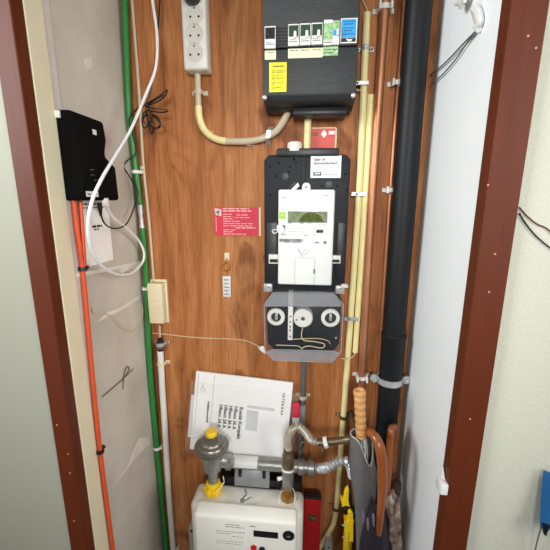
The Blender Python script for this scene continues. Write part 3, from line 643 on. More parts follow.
c = at(344.5, 286.5, -.04); obj('seal_block', box_bm(c + Vector((-.009, 0, -.004)), c + Vector((.009, .012, .005)), .0015), M_PLASTICW, t)
c = at(261.8, 349.5, -.05); obj('wire_seal', prism_bm([c + Vector((-.010, 0, .004)), c + Vector((.002, 0, .010)), c + Vector((.010, 0, -.002)), c + Vector((.009, 0, -.013)), c + Vector((-.002, 0, -.006))], (0, .006, 0), .001), M_PLASTICW, t, 'white seal at the left corner')

# ================================================================== NOTICES ON THE PLYWOOD
f = PF(214.4, 207.2, 260.6, 236, -.0003); t = thing('notice_card', 'red printed notice card pinned left of the smart meter', 'notice', f.p(.5, 0))
obj('card', f.box(0, 0, 1, 1, 0, .0010), M_RED, t)
obj('yellow_edge', f.box(.965, 0.01, 1.0, .99, .0009, .0013), M_CREAMLBL, t)
obj('print', f.lines([(.19, .75, .93, .03), (.19, .80, .85, .035), (.19, .38, .74, .022), (.48, .74, .72, .022), (.19, .40, .66, .022), (.44, .76, .63, .022), (.19, .42, .58, .022), (.19, .55, .50, .022), (.19, .84, .42, .022), (.19, .84, .34, .022), (.46, .90, .27, .03), (.19, .45, .2, .022), (.19, .40, .13, .022), (.19, .7, .05, .025), (.03, .04, .15, .5)], .0009, .0003, 8), M_PINK, t)
bl = None
for a, b_, r_ in ((.07, .86, .0065), (.11, .82, .0055), (.06, .77, .0045), (.13, .74, .004), (.03, .92, .0025), (.14, .89, .0025)): bl = lathe_bm([(r_, .001), (r_ * .9, .0013)], f.p(a, b_), (0, -1, 0), 9, bl)
obj('emblem', bl, M_METERW, t)
f = PF(309.6, 127.6, 336.4, 150.5, -.0003); t = thing('notice_card', 'small red notice with white pictograms just above the meter board', 'notice', f.p(.5, 0))
obj('card', f.box(0, -.1, 1, 1, 0, .0010), M_REDO, t); obj('pale_edge', f.box(.955, -.1, 1, 1, .0009, .0013, 0, f.box(0, .96, 1, 1, .0009, .0013)), M_CREAMLBL, t)
pb = prism_bm([f.p(a, b_, .0009) for a, b_ in ((.42, .72), (.53, .90), (.64, .72), (.53, .55))], (0, -.0004, 0)); pb = f.box(.70, .70, .92, .84, .0009, .0013, 0, pb)
obj('pictogram', pb, M_METERW, t, smooth=False)
obj('print', f.lines([(.04, .3, .62, .18), (.72, .92, .6, .06), (.05, .4, .45, .025), (.5, .9, .45, .025), (.05, .9, .36, .025), (.05, .9, .28, .025), (.05, .8, .2, .025), (.05, .8, .12, .025)], .0009, .0003, 8), mat('brown_print', (170, 96, 90), .6), t)
# key tag with hook
t = thing('hanging_tag', 'white plastic tag hanging by a brass hook below the red card', 'key tag', at(226.8, 297, 0))
f = PF(224.6, 252.6, 229.4, 260.4, -.0002); obj('tape', f.box(0, 0, 1, 1, 0, .0008), M_CREAMLBL, t)
obj('hook', sweep_bm(smooth_path(pth((226.6, 258, -.004), (227.4, 261.5, -.008), (230, 265, -.008), (229.4, 269, -.008), (226, 271.2, -.007), (223.2, 268.6, -.006), (223.6, 265.4, -.006), (226.6, 262.4, -.006), (229.6, 262, -.006)), 6), .0015, 7), M_BRASS, t)
obj('ring', sweep_bm(smooth_path(pth((226.4, 270.5, -.007), (227.6, 273.5, -.005), (226.8, 276.8, -.004)), 4), .0007, 6), M_BRASS, t)
f = PF(223, 276, 231, 296.8, -.001); obj('plate', f.box(0, 0, 1, 1, 0, .0035, .0012), M_METERW, t)
obj('print', f.lines([(.2, .8, .8, .05), (.2, .7, .62, .05), (.2, .8, .45, .05), (.2, .7, .28, .05), (.2, .8, .12, .05)], .0034, .0003, 2), M_INKGREY, t)

# ================================================================== LEFT WALL: ROUTER, NOTICE, ORANGE TUBES
ya = atx(59, 150, XL).y
RX1 = at(71.5, 118, ya).x; RX2 = at(83, 185, ya).x
zt_ = atx(59, 111.5, XL).z; zb_ = atx(68, 200.5, XL).z
zs1 = at(72, 131, ya).z; zs2 = at(82, 146, ya).z
yb1 = atx(105.5, 140, RX1).y; yb1b = atx(105.5, 150, RX2).y; yb2 = atx(118, 185, RX2).y
t = thing('modem', 'black wall-mounted modem on the left plaster wall', 'modem', (XL, (ya + yb2) / 2, zb_))
zs3 = atx(106, 157, RX2).z; zs4 = atx(117, 168, RX2).z
secs = [(zb_, XL + .0005, RX2 - .004, ya, yb2), (zb_ + .004, XL + .0005, RX2, ya, yb2), (zs4, XL + .0005, RX2, ya, yb2 - .003)]
secs += [(zs3, XL + .0005, RX2 - .001, ya, yb1b), (zs2, XL + .0005, RX2 - .001, ya, yb1b), (zs1, XL + .0005, RX1 + .002, ya, yb1), (zt_ - .002, XL + .0005, RX1, ya, yb1 - .002), (zt_, XL + .0005, RX1 - .004, ya + .002, yb1 - .004)]
secs.sort(key=lambda k: k[0])
body = obj('housing', loft_bm(secs, .003, 2), mat('matt_black_plastic', (11, 11, 12), .45, var=.1, spec=.3), t)
lf = TF((RX2 + .0002, ya, zb_), (0, 1, 0), (0, 0, 1), yb2 - ya, zt_ - zb_)
obj('label', lf.box(.05, .045, .36, .11, -.001, .0006), M_METERW, t, 'white label strip'); obj('label_print', lf.lines([(.08, .33, .065, .02)], .0005, .0003), M_INKGREY, t)
for a, b_ in ((.22, .36), (.28, .365), (.22, .30), (.28, .305), (.38, .25), (.3, .24)): obj('indicator_mark', lf.box(a, b_, a + .035, b_ + .008, -.001, .0006), M_INKGREY, t)
lf1 = TF((RX1 + .0014, ya, zb_), (0, 1, 0), (0, 0, 1), yb2 - ya, zt_ - zb_)
obj('sticker', lf1.box(.47, .80, .57, .86, -.004, .0006), M_METERW, t, 'small white square sticker')
c = atx(58.5, 114, XL + .02); obj('mounting_clip', box_bm((XL + .0005, ya - .004, zt_ - .014), (XL + .011, ya + .004, zt_ - .001), .002), M_PLASTICW, t, 'white corner clip')
# paper behind it
pa, pb_ = atx(82, 262, XL).y, atx(113, 259, XL).y; pz0, pz1 = atx(113, 259.5, XL).z, atx(100, 198, XL).z
f = TF((XL + .0002, pa, pz0), (0, 1, 0), (0, 0, 1), pb_ - pa, pz1 - pz0)
t = thing('paper_sheet', 'white printed sheet taped to the left wall under the modem', 'paper', (XL, (pa + pb_) / 2, pz0))
obj('sheet', f.box(0, 0, 1, 1, 0, .0008), mat('grey_white_paper', (246, 244, 240), .7, var=.02), t)
obj('print', f.lines([(.1, .8, .90, .02), (.1, .85, .85, .015), (.4, .72, .56, .035), (.44, .6, .52, .02)], .0007, .0003, 9), M_INK, t)
# orange tubes
ox = XL + .008
tube('orange_tube', pth(('x', 73.4, 196, ox), ('x', 77, 230, ox), ('x', 82.6, 270, ox), ('x', 92.8, 380, ox), ('x', 100.4, 453, ox), ('x', 113, 550, ox), ('x', 120, 600, ox)), .0048, M_ORANGE, 'orange plastic tube running from the modem down the left wall', 'tube', 3, 12)
tube('orange_tube', pth(('x', 80, 198, ox + .002), ('x', 82.6, 235, ox + .002), ('x', 84.6, 266, ox + .002)), .0040, M_ORANGE, 'short second orange tube ending at the upper black clip', 'tube', 3, 12)
for px, py, w in ((82.8, 268.5, 'black clip holding the two orange tubes together'), (100, 451, 'black clip low on the single orange tube')):
    c = atx(px, py, ox); t = thing('tube_clip', w, 'clip', c, 'black clips on the orange tubes')
    obj('band', ring_bm(c - Vector((0, 0, .004)), .0085, .0062, .008, (0, 0, 1), 18), M_BLACK, t)
    obj('lug', box_bm(c + Vector((-.0078, .006, -.004)), c + Vector((.003, .016, .004)), .0015), M_BLACK, t)
    obj('nail', lathe_bm([(.0025, 0), (.002, .002), (0, .0022)], c + Vector((.003, .012, 0)), (1, 0, 0), 10), M_RUST, t)
# loose wires on the left wall
wx = XL + .003
tube('loose_string', pth(('x', 92, 308, wx), ('x', 94, 313, wx), ('x', 103, 313.5, wx), ('x', 112, 317, wx), ('x', 119, 326, wx), ('x', 128, 331.5, wx), ('x', 135, 330, wx), ('x', 141, 322, wx), ('x', 143, 313, wx), ('x', 142, 304, wx)), .0012, M_SEALY, 'pale loose string curling across the left plaster wall', 'string', 5, 6)
tube('bent_wire', pth(('x', 103, 396.5, wx), ('x', 115, 386, wx), ('x', 124, 378, wx), ('x', 129, 369.5, wx), ('x', 127.4, 366.5, wx), ('x', 124.8, 371, wx), ('x', 123.6, 380, wx), ('x', 122.8, 389, wx)), .0011, M_WIREBR, 'thin bent wire on the left wall beside the green tube', 'wire', 5, 6)
tube('bent_wire', pth(('x', 123, 378.5, wx + .002), ('x', 128, 374.5, wx + .002), ('x', 133, 369, wx + .002)), .0009, M_WIREBR, 'short wire end crossing the bent wire on the left wall', 'wire', 5, 6)
c = atx(84, 424 + 28, XL + .004)
# white network cable
t = thing('white_cable', 'white cable hanging in a large loop under the modem', 'cable', atx(125, 275, -.41))
obj('lead', sweep_bm(smooth_path(pth((151.5, -25, -.05), (152.5, 0, -.055), (157, 36, -.065), (155.5, 68, -.075), (146, 94, -.10), (131.5, 128, -.15), ('x', 118, 151, -.376), ('x', 101, 180, -.372), ('x', 91.5, 203, -.378), ('x', 88, 228, -.39), ('x', 92, 252, -.402), ('x', 103, 267, -.412), ('x', 118, 274.5, -.42), ('x', 132, 273, -.425), ('x', 142, 263, -.428), ('x', 144, 253, -.428), ('x', 139, 241, -.428), ('x', 128, 229.5, -.425), ('x', 117, 221, -.42), ('x', 110, 213.5, -.418), ('x', 106, 205, -.416)), 7), .0031, 10), M_WHITEC, t)
c = atx(105.6, 204, -.416); obj('connector', box_bm(c + Vector((-.005, -.006, -.006)), c + Vector((.005, .006, .012)), .0015), M_PLASTICW, t)
# black adapter cable with a bundled coil
t = thing('black_cable', 'thin black cable with a tangled bundle beside the green tube', 'cable', at(113, 228, -.12))
obj('lead', sweep_bm(smooth_path(pth((161, -20, -.03), (160, 0, -.03), (157, 40, -.04), (153, 76, -.05), (148.6, 98, -.05), (144, 106, -.05), (137, 109, -.045), (129.5, 119, -.04), (132, 132, -.032), (136, 150, -.030), (133.5, 156, -.03), (126, 162, -.04), (124, 167.5, -.045), (128, 174, -.045), (136, 188, -.045), (138, 195, -.045), (135, 205, -.055), ('x', 128.4, 221, -.425), ('x', 122, 227, -.42), ('x', 113, 228.3, -.415), ('x', 105, 224, -.412), ('x', 101, 215, -.41), ('x', 99.4, 205, -.409)), 7), .0017, 8), M_BLACK, t)
obj('bundle', sweep_bm(smooth_path(pth((146, 104, -.05), (158, 97, -.055), (167, 90, -.05), (163, 98, -.045), (150, 105, -.055), (146, 107, -.06), (160, 109, -.055), (168, 111, -.05), (160, 112.5, -.045), (146, 111, -.05), (142, 120, -.055), (144, 128, -.05), (150, 123, -.045), (153, 115, -.05), (160, 121, -.055), (159, 128, -.05), (151, 126, -.045), (143, 121, -.05), (147, 114, -.055), (153, 124, -.06), (152, 134, -.055), (149, 127, -.05), (147, 112, -.05)), 6), .0016, 7), M_BLACK, t)
obj('bundle', sweep_bm(smooth_path(pth((147, 101, -.045), (150, 112, -.042), (157, 119, -.04), (160, 125, -.042), (153, 129, -.04), (148, 120, -.042), (146, 108, -.045), (152, 102, -.045), (164, 95, -.042)), 6), .0016, 7), M_BLACK, t)
obj('strain_relief', sweep_bm(pth(('x', 101, 216, -.41), ('x', 100, 209, -.409), ('x', 99.2, 203, -.408)), [.002, .0045, .005], 10), M_BLACK, t)

# ================================================================== RIGHT WALL
c = atx(470, 4, XR - .001)
t = thing('cable_lump', 'grey-white knotted cable end fixed high on the white right panel', 'cable', c)
rnd = random.Random(5); bb = None
pts = []
for i in range(26):
    a = i * 1.7; pts.append(c + Vector((-.010 - rnd.uniform(0, .010), math.cos(a) * rnd.uniform(.006, .017), .010 + math.sin(a) * rnd.uniform(.004, .020))))
obj('knot', sweep_bm(smooth_path(pts, 4), .0030, 7), mat('grey_white_putty', (206, 206, 202), .6, var=.12), t)
e = [atx(475, 8, XR - .008), atx(478.5, 14, XR - .007), atx(480, 22, XR - .006), atx(478, 28, XR - .005)]
obj('tail', sweep_bm(smooth_path(e, 5), [.0075 - .003 * i / 15 for i in range(16)], 8), mat('grey_white_putty', (206, 206, 202), .6, var=.12), t)
obj('tail', sweep_bm(smooth_path([atx(472, 10, XR - .008), atx(475, 19, XR - .006), atx(477, 26, XR - .005)], 5), .003, 7), M_GREYPVC, t)
obj('tip', sweep_bm([atx(476, 26, XR - .005), atx(479, 29.5, XR - .005)], .0048, 8), M_METERW, t)
tube('grey_wire', pth(('x', 478, 29, XR - .005), ('x', 465, 42, XR - .005), ('x', 445, 63, XR - .005), ('x', 428, 77, XR - .005), ('x', 421, 82, XR - .006)), .0016, M_DKGREYPVC, 'grey wire from the cable knot, upper of the pair', 'wire', 4, 7)
tube('grey_wire', pth(('x', 478, 29.5, XR - .0045), ('x', 467, 43, XR - .005), ('x', 456, 59, XR - .005), ('x', 443, 74, XR - .005), ('x', 431, 85, XR - .005)), .0014, M_DKGREYPVC, 'grey wire from the cable knot, lower of the pair', 'wire', 4, 7)
for px, py, w in ((419.5, 183, 'small screw in the white panel just right of the drainpipe, upper one'),):
    obj('panel_screw', lathe_bm([(.003, 0), (.0022, .0012), (0, .0014)], atx(px + 3, py, XR), (-1, 0, 0), 12), M_STEEL, None, w, 'screw')
# door catch on the right jamb
c = atx(443.4, 487, XR - .002)
t = thing('door_catch', 'small white door catch on the lower right jamb', 'door catch', c)
obj('body', box_bm((c.x - .0128, c.y - .020, c.z), (c.x + .0002, c.y + .006, c.z + .022), .0015), M_METERW, t)
obj('roller', prism_bm([(c.x - .006, c.y - .008, c.z + .021), (c.x - .006, c.y + .006, c.z + .021), (c.x - .006, c.y + .009, c.z + .038), (c.x - .006, c.y + .005, c.z + .038)], (.004, 0, 0)), M_METERW, t, smooth=False)
# wires on the hall wall at right
hw = YR + .010
tube('brown_wire', pth((519, 207, hw), (528, 217, hw), (537, 224, hw), (546, 228, hw), (556, 236, hw)), .0011, M_WIREBR, 'brown thin wire behind the right jamb, upper one', 'wire', 5, 6)
tube('black_wire', pth((519, 213, hw), (526, 224, hw), (535, 235, hw), (545, 244, hw), (556, 252, hw)), .0011, M_BLACK, 'black thin wire behind the right jamb, lower one', 'wire', 5, 6)
# blue cloth at the lower right
b = bmesh.new(); nu, nv = 16, 14; g2 = []
P00, P01 = at(549.5, 478, YR - .014), at(541, 529, YR - .014)
for i in range(nv + 1):
    row = []
    for jx in range(nu + 1):
        s_, tt = jx / nu, i / nv
        e0 = P00.lerp(P01, tt)
        row.append(b.verts.new((e0.x + s_ * .16, YR + .008 - .018 * math.sin(s_ * 9 + tt) ** 2 - .006, e0.z - s_ * .01)))
    g2.append(row)
for i in range(nv):
    for jx in range(nu): b.faces.new((g2[i][jx], g2[i][jx + 1], g2[i + 1][jx + 1], g2[i + 1][jx]))
bmesh.ops.recalc_face_normals(b, faces=b.faces[:])
bmesh.ops.solidify(b, geom=b.faces[:], thickness=.003)
t = thing('blue_cloth', 'blue cloth with black ragged lower edge hanging at lower right', 'cloth', P01)
obj('cloth', b, M_BLUECLOTH, t)
fr = None
for k in range(9):
    x = P01.x + .004 + k * .017; h = (.012, .024, .016, .027, .012)[k % 5]
    fr = prism_bm([(x - .005, YR - .017, P01.z + .012), (x + .007, YR - .017, P01.z + .012), (x + .005, YR - .017, P01.z - h), (x + .001, YR - .017, P01.z - h * .7)], (0, .004, 0), 0, 1, fr)
obj('fringe', fr, M_BLACK, t, smooth=False)
obj('drawstring', sweep_bm(smooth_path(pth((541, 528, YR - .011), (537.5, 540, YR - .004), (535, 552, YR - .002), (533, 570, YR - .001)), 4), .0012, 6), M_DKGREYPVC, t)

# ================================================================== GAS METER AND PIPEWORK
GY = -.185
t = thing('gas_meter', 'white gas meter with small display at the bottom of the cupboard', 'gas meter', at(246, 545, -.1))
def zat(px, py, Y): return at(px, py, Y).z
bz = zat(246, 490, -.092)
bx0, bx1 = at(190.6, 510, -.145).x, at(303.5, 510, -.145).x
gb = bz - .235
obj('back_plate', box_bm((at(221, 487, -.06).x, -.076, gb + .02), (at(302, 487, -.06).x, -.02, zat(260, 479.5, -.076)), .004), M_BLACK, t, 'black rear housing')
obj('body', box_bm((bx0, -.152, gb), (bx1, -.072, bz), .016, 5), M_GASW, t)
fz = zat(246, 519.5, GY); fx0, fx1 = at(194, 530, GY).x, at(297, 530, GY).x
obj('front_cover', prism_bm([(fx0, -.146, gb + .02), (fx0, GY, gb + .03), (fx0, GY, fz), (fx0, -.146, fz + .010)], (fx1 - fx0, 0, 0), .009, 3), M_GASW, t)
f = PF(253.5, 531.4, 278, 537.4, GY); obj('display', f.box(0, 0, 1, 1, -.001, .0008), M_BLACK, t)
c = at(288.6, 535.4, GY); k = obj('optical_port', lathe_bm([(.0145, -.001), (.0145, .002), (.011, .003), (0, .003)], c, (0, -1, 0), 28), M_BLACK, t)
obj('port_mark', box_bm(c + Vector((-.004, -.0036, -.002)), c + Vector((.004, -.0029, .0015))), M_INKGREY, k)
obj('button', lathe_bm([(.0078, -.001), (.0078, .0025), (.006, .0035), (0, .0035)], at(253.6, 547.2, GY), (0, -1, 0), 18), M_LEVEL, t, 'red round button')
obj('button', lathe_bm([(.0078, -.001), (.0078, .0025), (.006, .0035), (0, .0035)], at(262.2, 549, GY), (0, -1, 0), 18), M_BLACK, t, 'black round button')
f = PF(216, 523, 248, 550, GY); obj('print', f.lines([(.3, .75, .92, .02), (.3, .9, .84, .02), (.5, .9, .66, .02), (.0, .5, .66, .015), (.0, .45, .58, .015), (.5, .85, .5, .015), (.0, .85, .3, .012), (.0, .8, .22, .012), (1.05, 1.25, .93, .03)], 0, .0003, 5), M_INKGREY, t)
obj('screw_cap', disc_bm(199.4, 532.5, GY, .0035, .0008), M_GASW, t)
wb = sweep_bm(smooth_path([at(245, 489, -.11), at(246.5, 494, -.125), at(244, 497, -.132), at(241, 502, -.152), at(246, 500, -.155), at(251, 497, -.15)], 6), .0016, 6)
obj('seal_wire', wb, M_DKGREYPVC, t); c = at(242.5, 500, -.152); obj('lead_seal', lathe_bm([(.0055, 0), (.0055, .004), (.003, .005)], c, (0, -1, 0), 14), M_INKGREY, t)
# inlet with yellow nut, under the regulator
def vat(px, py, Y): v = at(px, py, Y); return v
GX = -.108
ax0 = at(212.3, 486, GX); xr_ = ax0.x
t = thing('gas_regulator', 'grey disc-shaped gas regulator with a yellow cap above the white meter', 'gas regulator', (xr_, GX, ax0.z))
zc = at(211.6, 443.5, GX).z; cx = at(211.6, 443.5, GX).x
obj('diaphragm_housing', lathe_bm([(.016, -.034), (.020, -.026), (.036, -.019), (.0405, -.018), (.0410, -.013), (.0445, -.0125), (.0452, -.010), (.0452, -.006), (.0445, -.0035), (.0400, -.003), (.0392, .000), (.0370, .0035), (.0315, .0050), (.0308, .0095), (.0265, .0140), (.0205, .0150), (.0190, .0158), (.0180, .027), (0, .027)], (cx, GX, zc), (0, 0, 1), 48), M_REG, t)
obj('cap', lathe_bm([(.0150, .0265), (.0155, .034), (.013, .0385), (0, .0385)], (cx, GX, zc), (0, 0, 1), 24), M_YELLOW, t, 'yellow adjusting cap')
zb2 = at(211.6, 470, GX).z; zmid = at(211.6, 459, GX - .02).z
obj('valve_body', lathe_bm([(.017, zb2 - zc), (.024, zb2 - zc + .006), (.026, zb2 - zc + .018), (.0275, zmid - zc - .004), (.0275, zmid - zc + .004), (.024, zmid - zc + .010), (.022, -.026)], (cx, GX, zc), (0, 0, 1), 24), M_ALU, t)
for a in (200, 250, 300, 345): obj('flange_bolt', lathe_bm([(.0045, -.010), (.0045, .008), (.003, .010), (0, .010)], (cx + .0275 * math.cos(R(a)), GX + .0275 * math.sin(R(a)), zmid), (0, 0, 1), 6), M_ALU, t)
zy1, zy0 = at(212.3, 478, GX).z, at(212.6, 489.5, GX).z
obj('outlet_neck', sweep_bm([Vector((cx, GX, zb2 + .004)), Vector((cx, GX, zy0 - .03))], .0135, 18), M_ALU, t)
k = obj('coupling', lathe_bm([(.018, -.004), (.0235, .0), (.0235, .012), (.0185, .016), (.0185, .020), (.0205, .022), (.0205, .028), (.016, .031)], (cx, GX, zy0 - .004), (0, 0, 1), 10), M_YELLOW, t, 'bright yellow seal sleeve')
for a in (20, 110, 200, 290, 250): obj('sleeve_lug', box_bm((cx + .021 * math.cos(R(a)) - .0045, GX + .021 * math.sin(R(a)) - .0045, zy0 - .005), (cx + .021 * math.cos(R(a)) + .0045, GX + .021 * math.sin(R(a)) + .0045, zy0 + .016), .0015, 1), M_YELLOW, k)
obj('inlet_elbow', sweep_bm(smooth_path([Vector((cx + .012, GX, at(220, 459, GX).z)), at(226, 461, GX + .012), at(231, 462, -.072)], 4), [.016, .016, .017, .018, .018, .0175, .0175, .0175, .017], 16), M_ALU, t)
obj('wire_loop', sweep_bm(smooth_path([at(217, 492, -.13), at(221, 487, -.125), at(224, 482, -.11), at(223, 476, -.105)], 5), .0012, 6), M_GASW, t)
# manifold
PX = -.072
mp0, mp1 = at(226, 461, PX), at(300, 466.5, PX)
zm = (mp0.z + mp1.z) / 2
t = thing('gas_pipe', 'thick grey horizontal gas pipe with a white label behind the meter', 'pipe', (.5 * (mp0.x + mp1.x), PX, zm - .02))
obj('pipe', sweep_bm([Vector((mp0.x, PX, zm)), Vector((mp1.x, PX, zm))], .0175, 20), M_ALU, t)
for px, ra in ((229, .0225), (301, .0215), (311, .0215)):
    x = at(px, 464, PX).x; obj('union_nut', lathe_bm([(ra * .9, -.009), (ra, -.007), (ra, .007), (ra * .9, .009)], (x, PX, zm), (1, 0, 0), 10 if px > 250 else 8), M_ALU, t)
obj('pipe_end', sweep_bm([Vector((mp1.x - .01, PX, zm)), Vector((at(313, 466, PX).x, PX, zm))], .016, 18), M_ALU, t)
b = bmesh.new(); A = []; Bq = []; xa, xb = at(233, 461, PX).x, at(258, 461, PX).x
for k in range(9):
    a = R(100 + k * 13); A.append(b.verts.new((xa, PX + .0183 * math.cos(a + R(40)), zm + .0183 * math.sin(R(100 - 14 * k) + R(0) + R(40)) ))); Bq.append(None)
b.free(); b = bmesh.new(); A = []; Bq = []
for k in range(9):
    a = R(60 + k * 16)   # from the top round to the front
    y_, z_ = PX + .0184 * math.cos(a), zm + .0184 * math.sin(a)
    A.append(b.verts.new((xa, y_, z_))); Bq.append(b.verts.new((xb, y_, z_)))
for k in range(8): b.faces.new((A[k], A[k + 1], Bq[k + 1], Bq[k]))
bmesh.ops.recalc_face_normals(b, faces=b.faces[:]); bmesh.ops.solidify(b, geom=b.faces[:], thickness=.0005)
obj('label', b, M_METERW, t, 'white paper label')
f = PF(236, 458.5, 256, 464.5, PX - .0179)
# mounting bracket
f = PF(234.5, 472, 269.5, 486, -.085); t = thing('meter_bracket', 'grey steel U-bracket with slots under the gas pipe', 'bracket', (f.p(.5, 0).x, -.05, f.p(.5, 0).z))
bx = prism_bm([(f.p(0, 0).x, y_, z_) for y_, z_ in ((-.0003, f.p(0, 1).z + .012), (-.0003, f.p(0, 1).z + .008), (-.078, f.p(0, 1).z - .004), (-.085, f.p(0, .25).z), (-.085, f.p(0, 0).z), (-.089, f.p(0, 0).z), (-.089, f.p(0, .4).z), (-.081, f.p(0, 1).z + .002))], (f.w, 0, 0), .001, 1)
obj('channel', bx, mat('dull_steel', (150, 152, 154), .45, .4, var=.12), t)
for a in (.16, .84): obj('slot', f.box(a - .045, .62, a + .045, 1.12, -.006, .0036, .002), M_BLACK, t)
# outlet: valve, braided hose up and over
xo = at(288, 470, GX).x
t = thing('gas_outlet', 'bronze and steel outlet fitting standing on the right of the gas meter', 'pipe fitting', (xo, GX, at(288, 495, GX).z))
z1, z2, z3, z4, z5 = (at(288, v, GX).z for v in (449, 467, 480, 487, 499))
obj('bronze_body', lathe_bm([(.012, z2 - z1 - .002), (.0150, z2 - z1 + .004), (.0150, -.016), (.0125, -.012), (.0125, 0)], (xo, GX, z1), (0, 0, 1), 16), M_BRONZE, t)
obj('steel_body', lathe_bm([(.0125, z4 - z2), (.0155, z4 - z2 + .004), (.0155, -.004), (.013, .002)], (xo, GX, z2), (0, 0, 1), 16), M_ALU, t)
obj('brass_nut', lathe_bm([(.013, z5 - z4 - .012), (.0185, z5 - z4 - .004), (.0185, -.006), (.0135, .003)], (xo, GX, z4), (0, 0, 1), 8), M_BRASS, t)
obj('wire_tie', ring_bm((xo, GX, z2 - .008), .0175, .0155, .004, (.2, .2, 1), 20), M_GASW, t)
obj('side_valve', sweep_bm([Vector((xo - .015, GX - .004, z3 + .008)), Vector((xo - .027, GX - .006, z3 + .006))], [.0045, .0055], 10), M_GASW, t)
obj('wire_loop', sweep_bm(smooth_path([at(279, 504, -.155), at(279.6, 497, -.14), at(281.5, 492, -.125), at(284, 490, -.115)], 5), .0012, 6), M_GASW, t)
obj('wire_loop', sweep_bm(smooth_path([at(294.5, 502, -.15), at(295, 496, -.138), at(293.6, 490, -.115), at(291, 488, -.113)], 5), .0012, 6), M_GASW, t)
def hose(P, r, name, label, pitch, amp, m=M_HOSE):
    sp = smooth_path(P, 24); L_ = [0]
    for a, b_ in zip(sp, sp[1:]): L_.append(L_[-1] + (b_ - a).length)
    n = int(L_[-1] / pitch * 6); out = []; rr = []; k = 0
    for i in range(n + 1):
        s_ = L_[-1] * i / n
        while k < len(L_) - 2 and L_[k + 1] < s_: k += 1
        out.append(sp[k].lerp(sp[k + 1], min(1, (s_ - L_[k]) / max(1e-9, L_[k + 1] - L_[k])))); rr.append(r + amp * math.sin(2 * math.pi * s_ / pitch))
    return sweep_bm(out, rr, 16)
t = thing('gas_hose', 'ribbed grey metal hose arching up from the gas outlet', 'hose', Vector((xo, GX, z1)))
obj('hose', hose([Vector((xo, GX, z1 - .003)), at(287.6, 440, GX), at(291, 431, GX), at(298.5, 427, GX), at(305.6, 432.5, GX), at(311, 439.5, GX), at(317, 442.4, GX)], .0096, '', '', .0056, .0014), M_HOSE, t)
obj('end_sleeve', sweep_bm(pth((315.5, 442, GX), (325, 442.6, GX)), .0098, 16), M_BRONZE, t)
t = thing('gas_stub', 'bronze pipe stub with a white nut ending behind the grey umbrella', 'pipe', at(338, 444, GX))
obj('nut', sweep_bm(pth((323.8, 442.5, GX), (327.6, 441.8, GX)), .0142, 8), M_PLASTICW, t, 'white nut')
obj('pipe', sweep_bm(pth((326, 442, GX), (340, 440.6, GX), (346, 440, GX), (347, 439.8, GX), (353, 439, GX)), [.0095, .0095, .0095, .0112, .0112], 16), M_BRONZE, t)
obj('wall_elbow', sweep_bm(smooth_path([at(350, 439.4, GX), at(354, 438.8, GX - .0), at(356, 438, GX + .02), Vector((at(354, 438.8, GX).x + .006, -.0003, at(354, 438.8, GX).z))], 4), .0108, 14), M_BRONZE, t)
obj('drain_screw', sweep_bm([at(323.5, 446, GX - .006), at(323, 451, GX - .008)], [.002, .004], 8), M_BRONZE, t)
t = thing('gas_hose', 'ribbed steel hose running level from the gas pipe to the right', 'hose', at(330, 468, GX))
xe = at(313, 466, -.072)
obj('hose', hose([Vector((xe.x - .006, -.072, zm)), at(320, 468.4, -.08), at(328, 467, GX), at(336, 463, GX), at(343, 460.6, GX), at(348, 462.8, GX), at(351, 468, GX), at(352.5, 476, GX + .01)], .0108, '', '', .0094, .0024), M_STEEL, t)
obj('end_collar', sweep_bm([Vector((xe.x - .008, -.072, zm)), Vector((xe.x + .004, -.072, zm))], .0135, 16), M_ALU, t)
# tangled wire with red-white tag behind the hose
tube('coiled_wire', pth((293, 452, -.05), (300, 444, -.05), (306, 440, -.045), (300, 432, -.05), (296, 440, -.055), (299, 452, -.05), (304, 446, -.045), (301, 436, -.05), (294, 444, -.05)), .0016, M_BRONZE, 'loose coil of brownish wire inside the arch of the metal hose', 'wire', 6, 6)
f = PF(292.5, 404, 299.5, 424, -.034); t = thing('red_packet', 'small red and white packet tucked right of the bagged booklet', 'packet', f.p(.5, 0))
obj('foil', f.box(0, .28, 1, 1, -.012, 0, .003), M_RED, t); obj('label', f.box(0, 0, 1, .30, -.011, .0005, .001), M_METERW, t, 'white lower label')

# ------------------------------------------------------------------ BOOKLETS
o0 = at(196, 371, -.016); o1 = at(293.2, 382.8, -.016); o3 = at(188.5, 449, -.055); o2 = at(289.5, 457, -.055)
u = (o1 - o0).normalized(); vv = (o0 - o3); vv = (vv - u * vv.dot(u)).normalized()
W_ = (o1 - o0).length; H_ = (o0 - o3).length
f = TF(o0 - vv * H_, u, vv, W_, H_)
t = thing('instruction_booklet', 'white instruction booklet in a clear bag leaning above the gas meter', 'booklet', f.p(.5, 0))
obj('pages', f.box(0, 0, 1, 1, -.008, 0, .001, None, 1), M_PAPER, t)
k = obj('cover_print', f.lines([(.155, .152, 0, 0)], 0, .0002) or f.box(.195, .02, .198, .98, 0, .0003, 0, f.box(.03, .3, .033, .98, 0, .0003)), M_INKGREY, t)
def vtext(s_, a, b_, h, sp=1.0): return text_mesh(s_, f.p(a, b_, .0003), -f.v, f.u, h, 'LEFT', .00015, 1.0, sp)
ms = [vtext('Kombi Kompakt', .485, .62, .0138), vtext('HReco 36 A', .43, .62, .0132), vtext('HReco 30 A', .378, .62, .0132), vtext('HReco 28 A', .326, .62, .0132), vtext('HReco 24 A', .274, .62, .0132)]
obj('title', join_meshes(*ms), M_INK, t, smooth=False)
obj('maker_name', join_meshes(vtext('INTERGAS', .905, .86, .0095, 1.55)), M_INK, t, smooth=False)
obj('subtitle', join_meshes(vtext('Installatievoorschrift', .15, .64, .0085, .9)), M_INK, t, smooth=False)
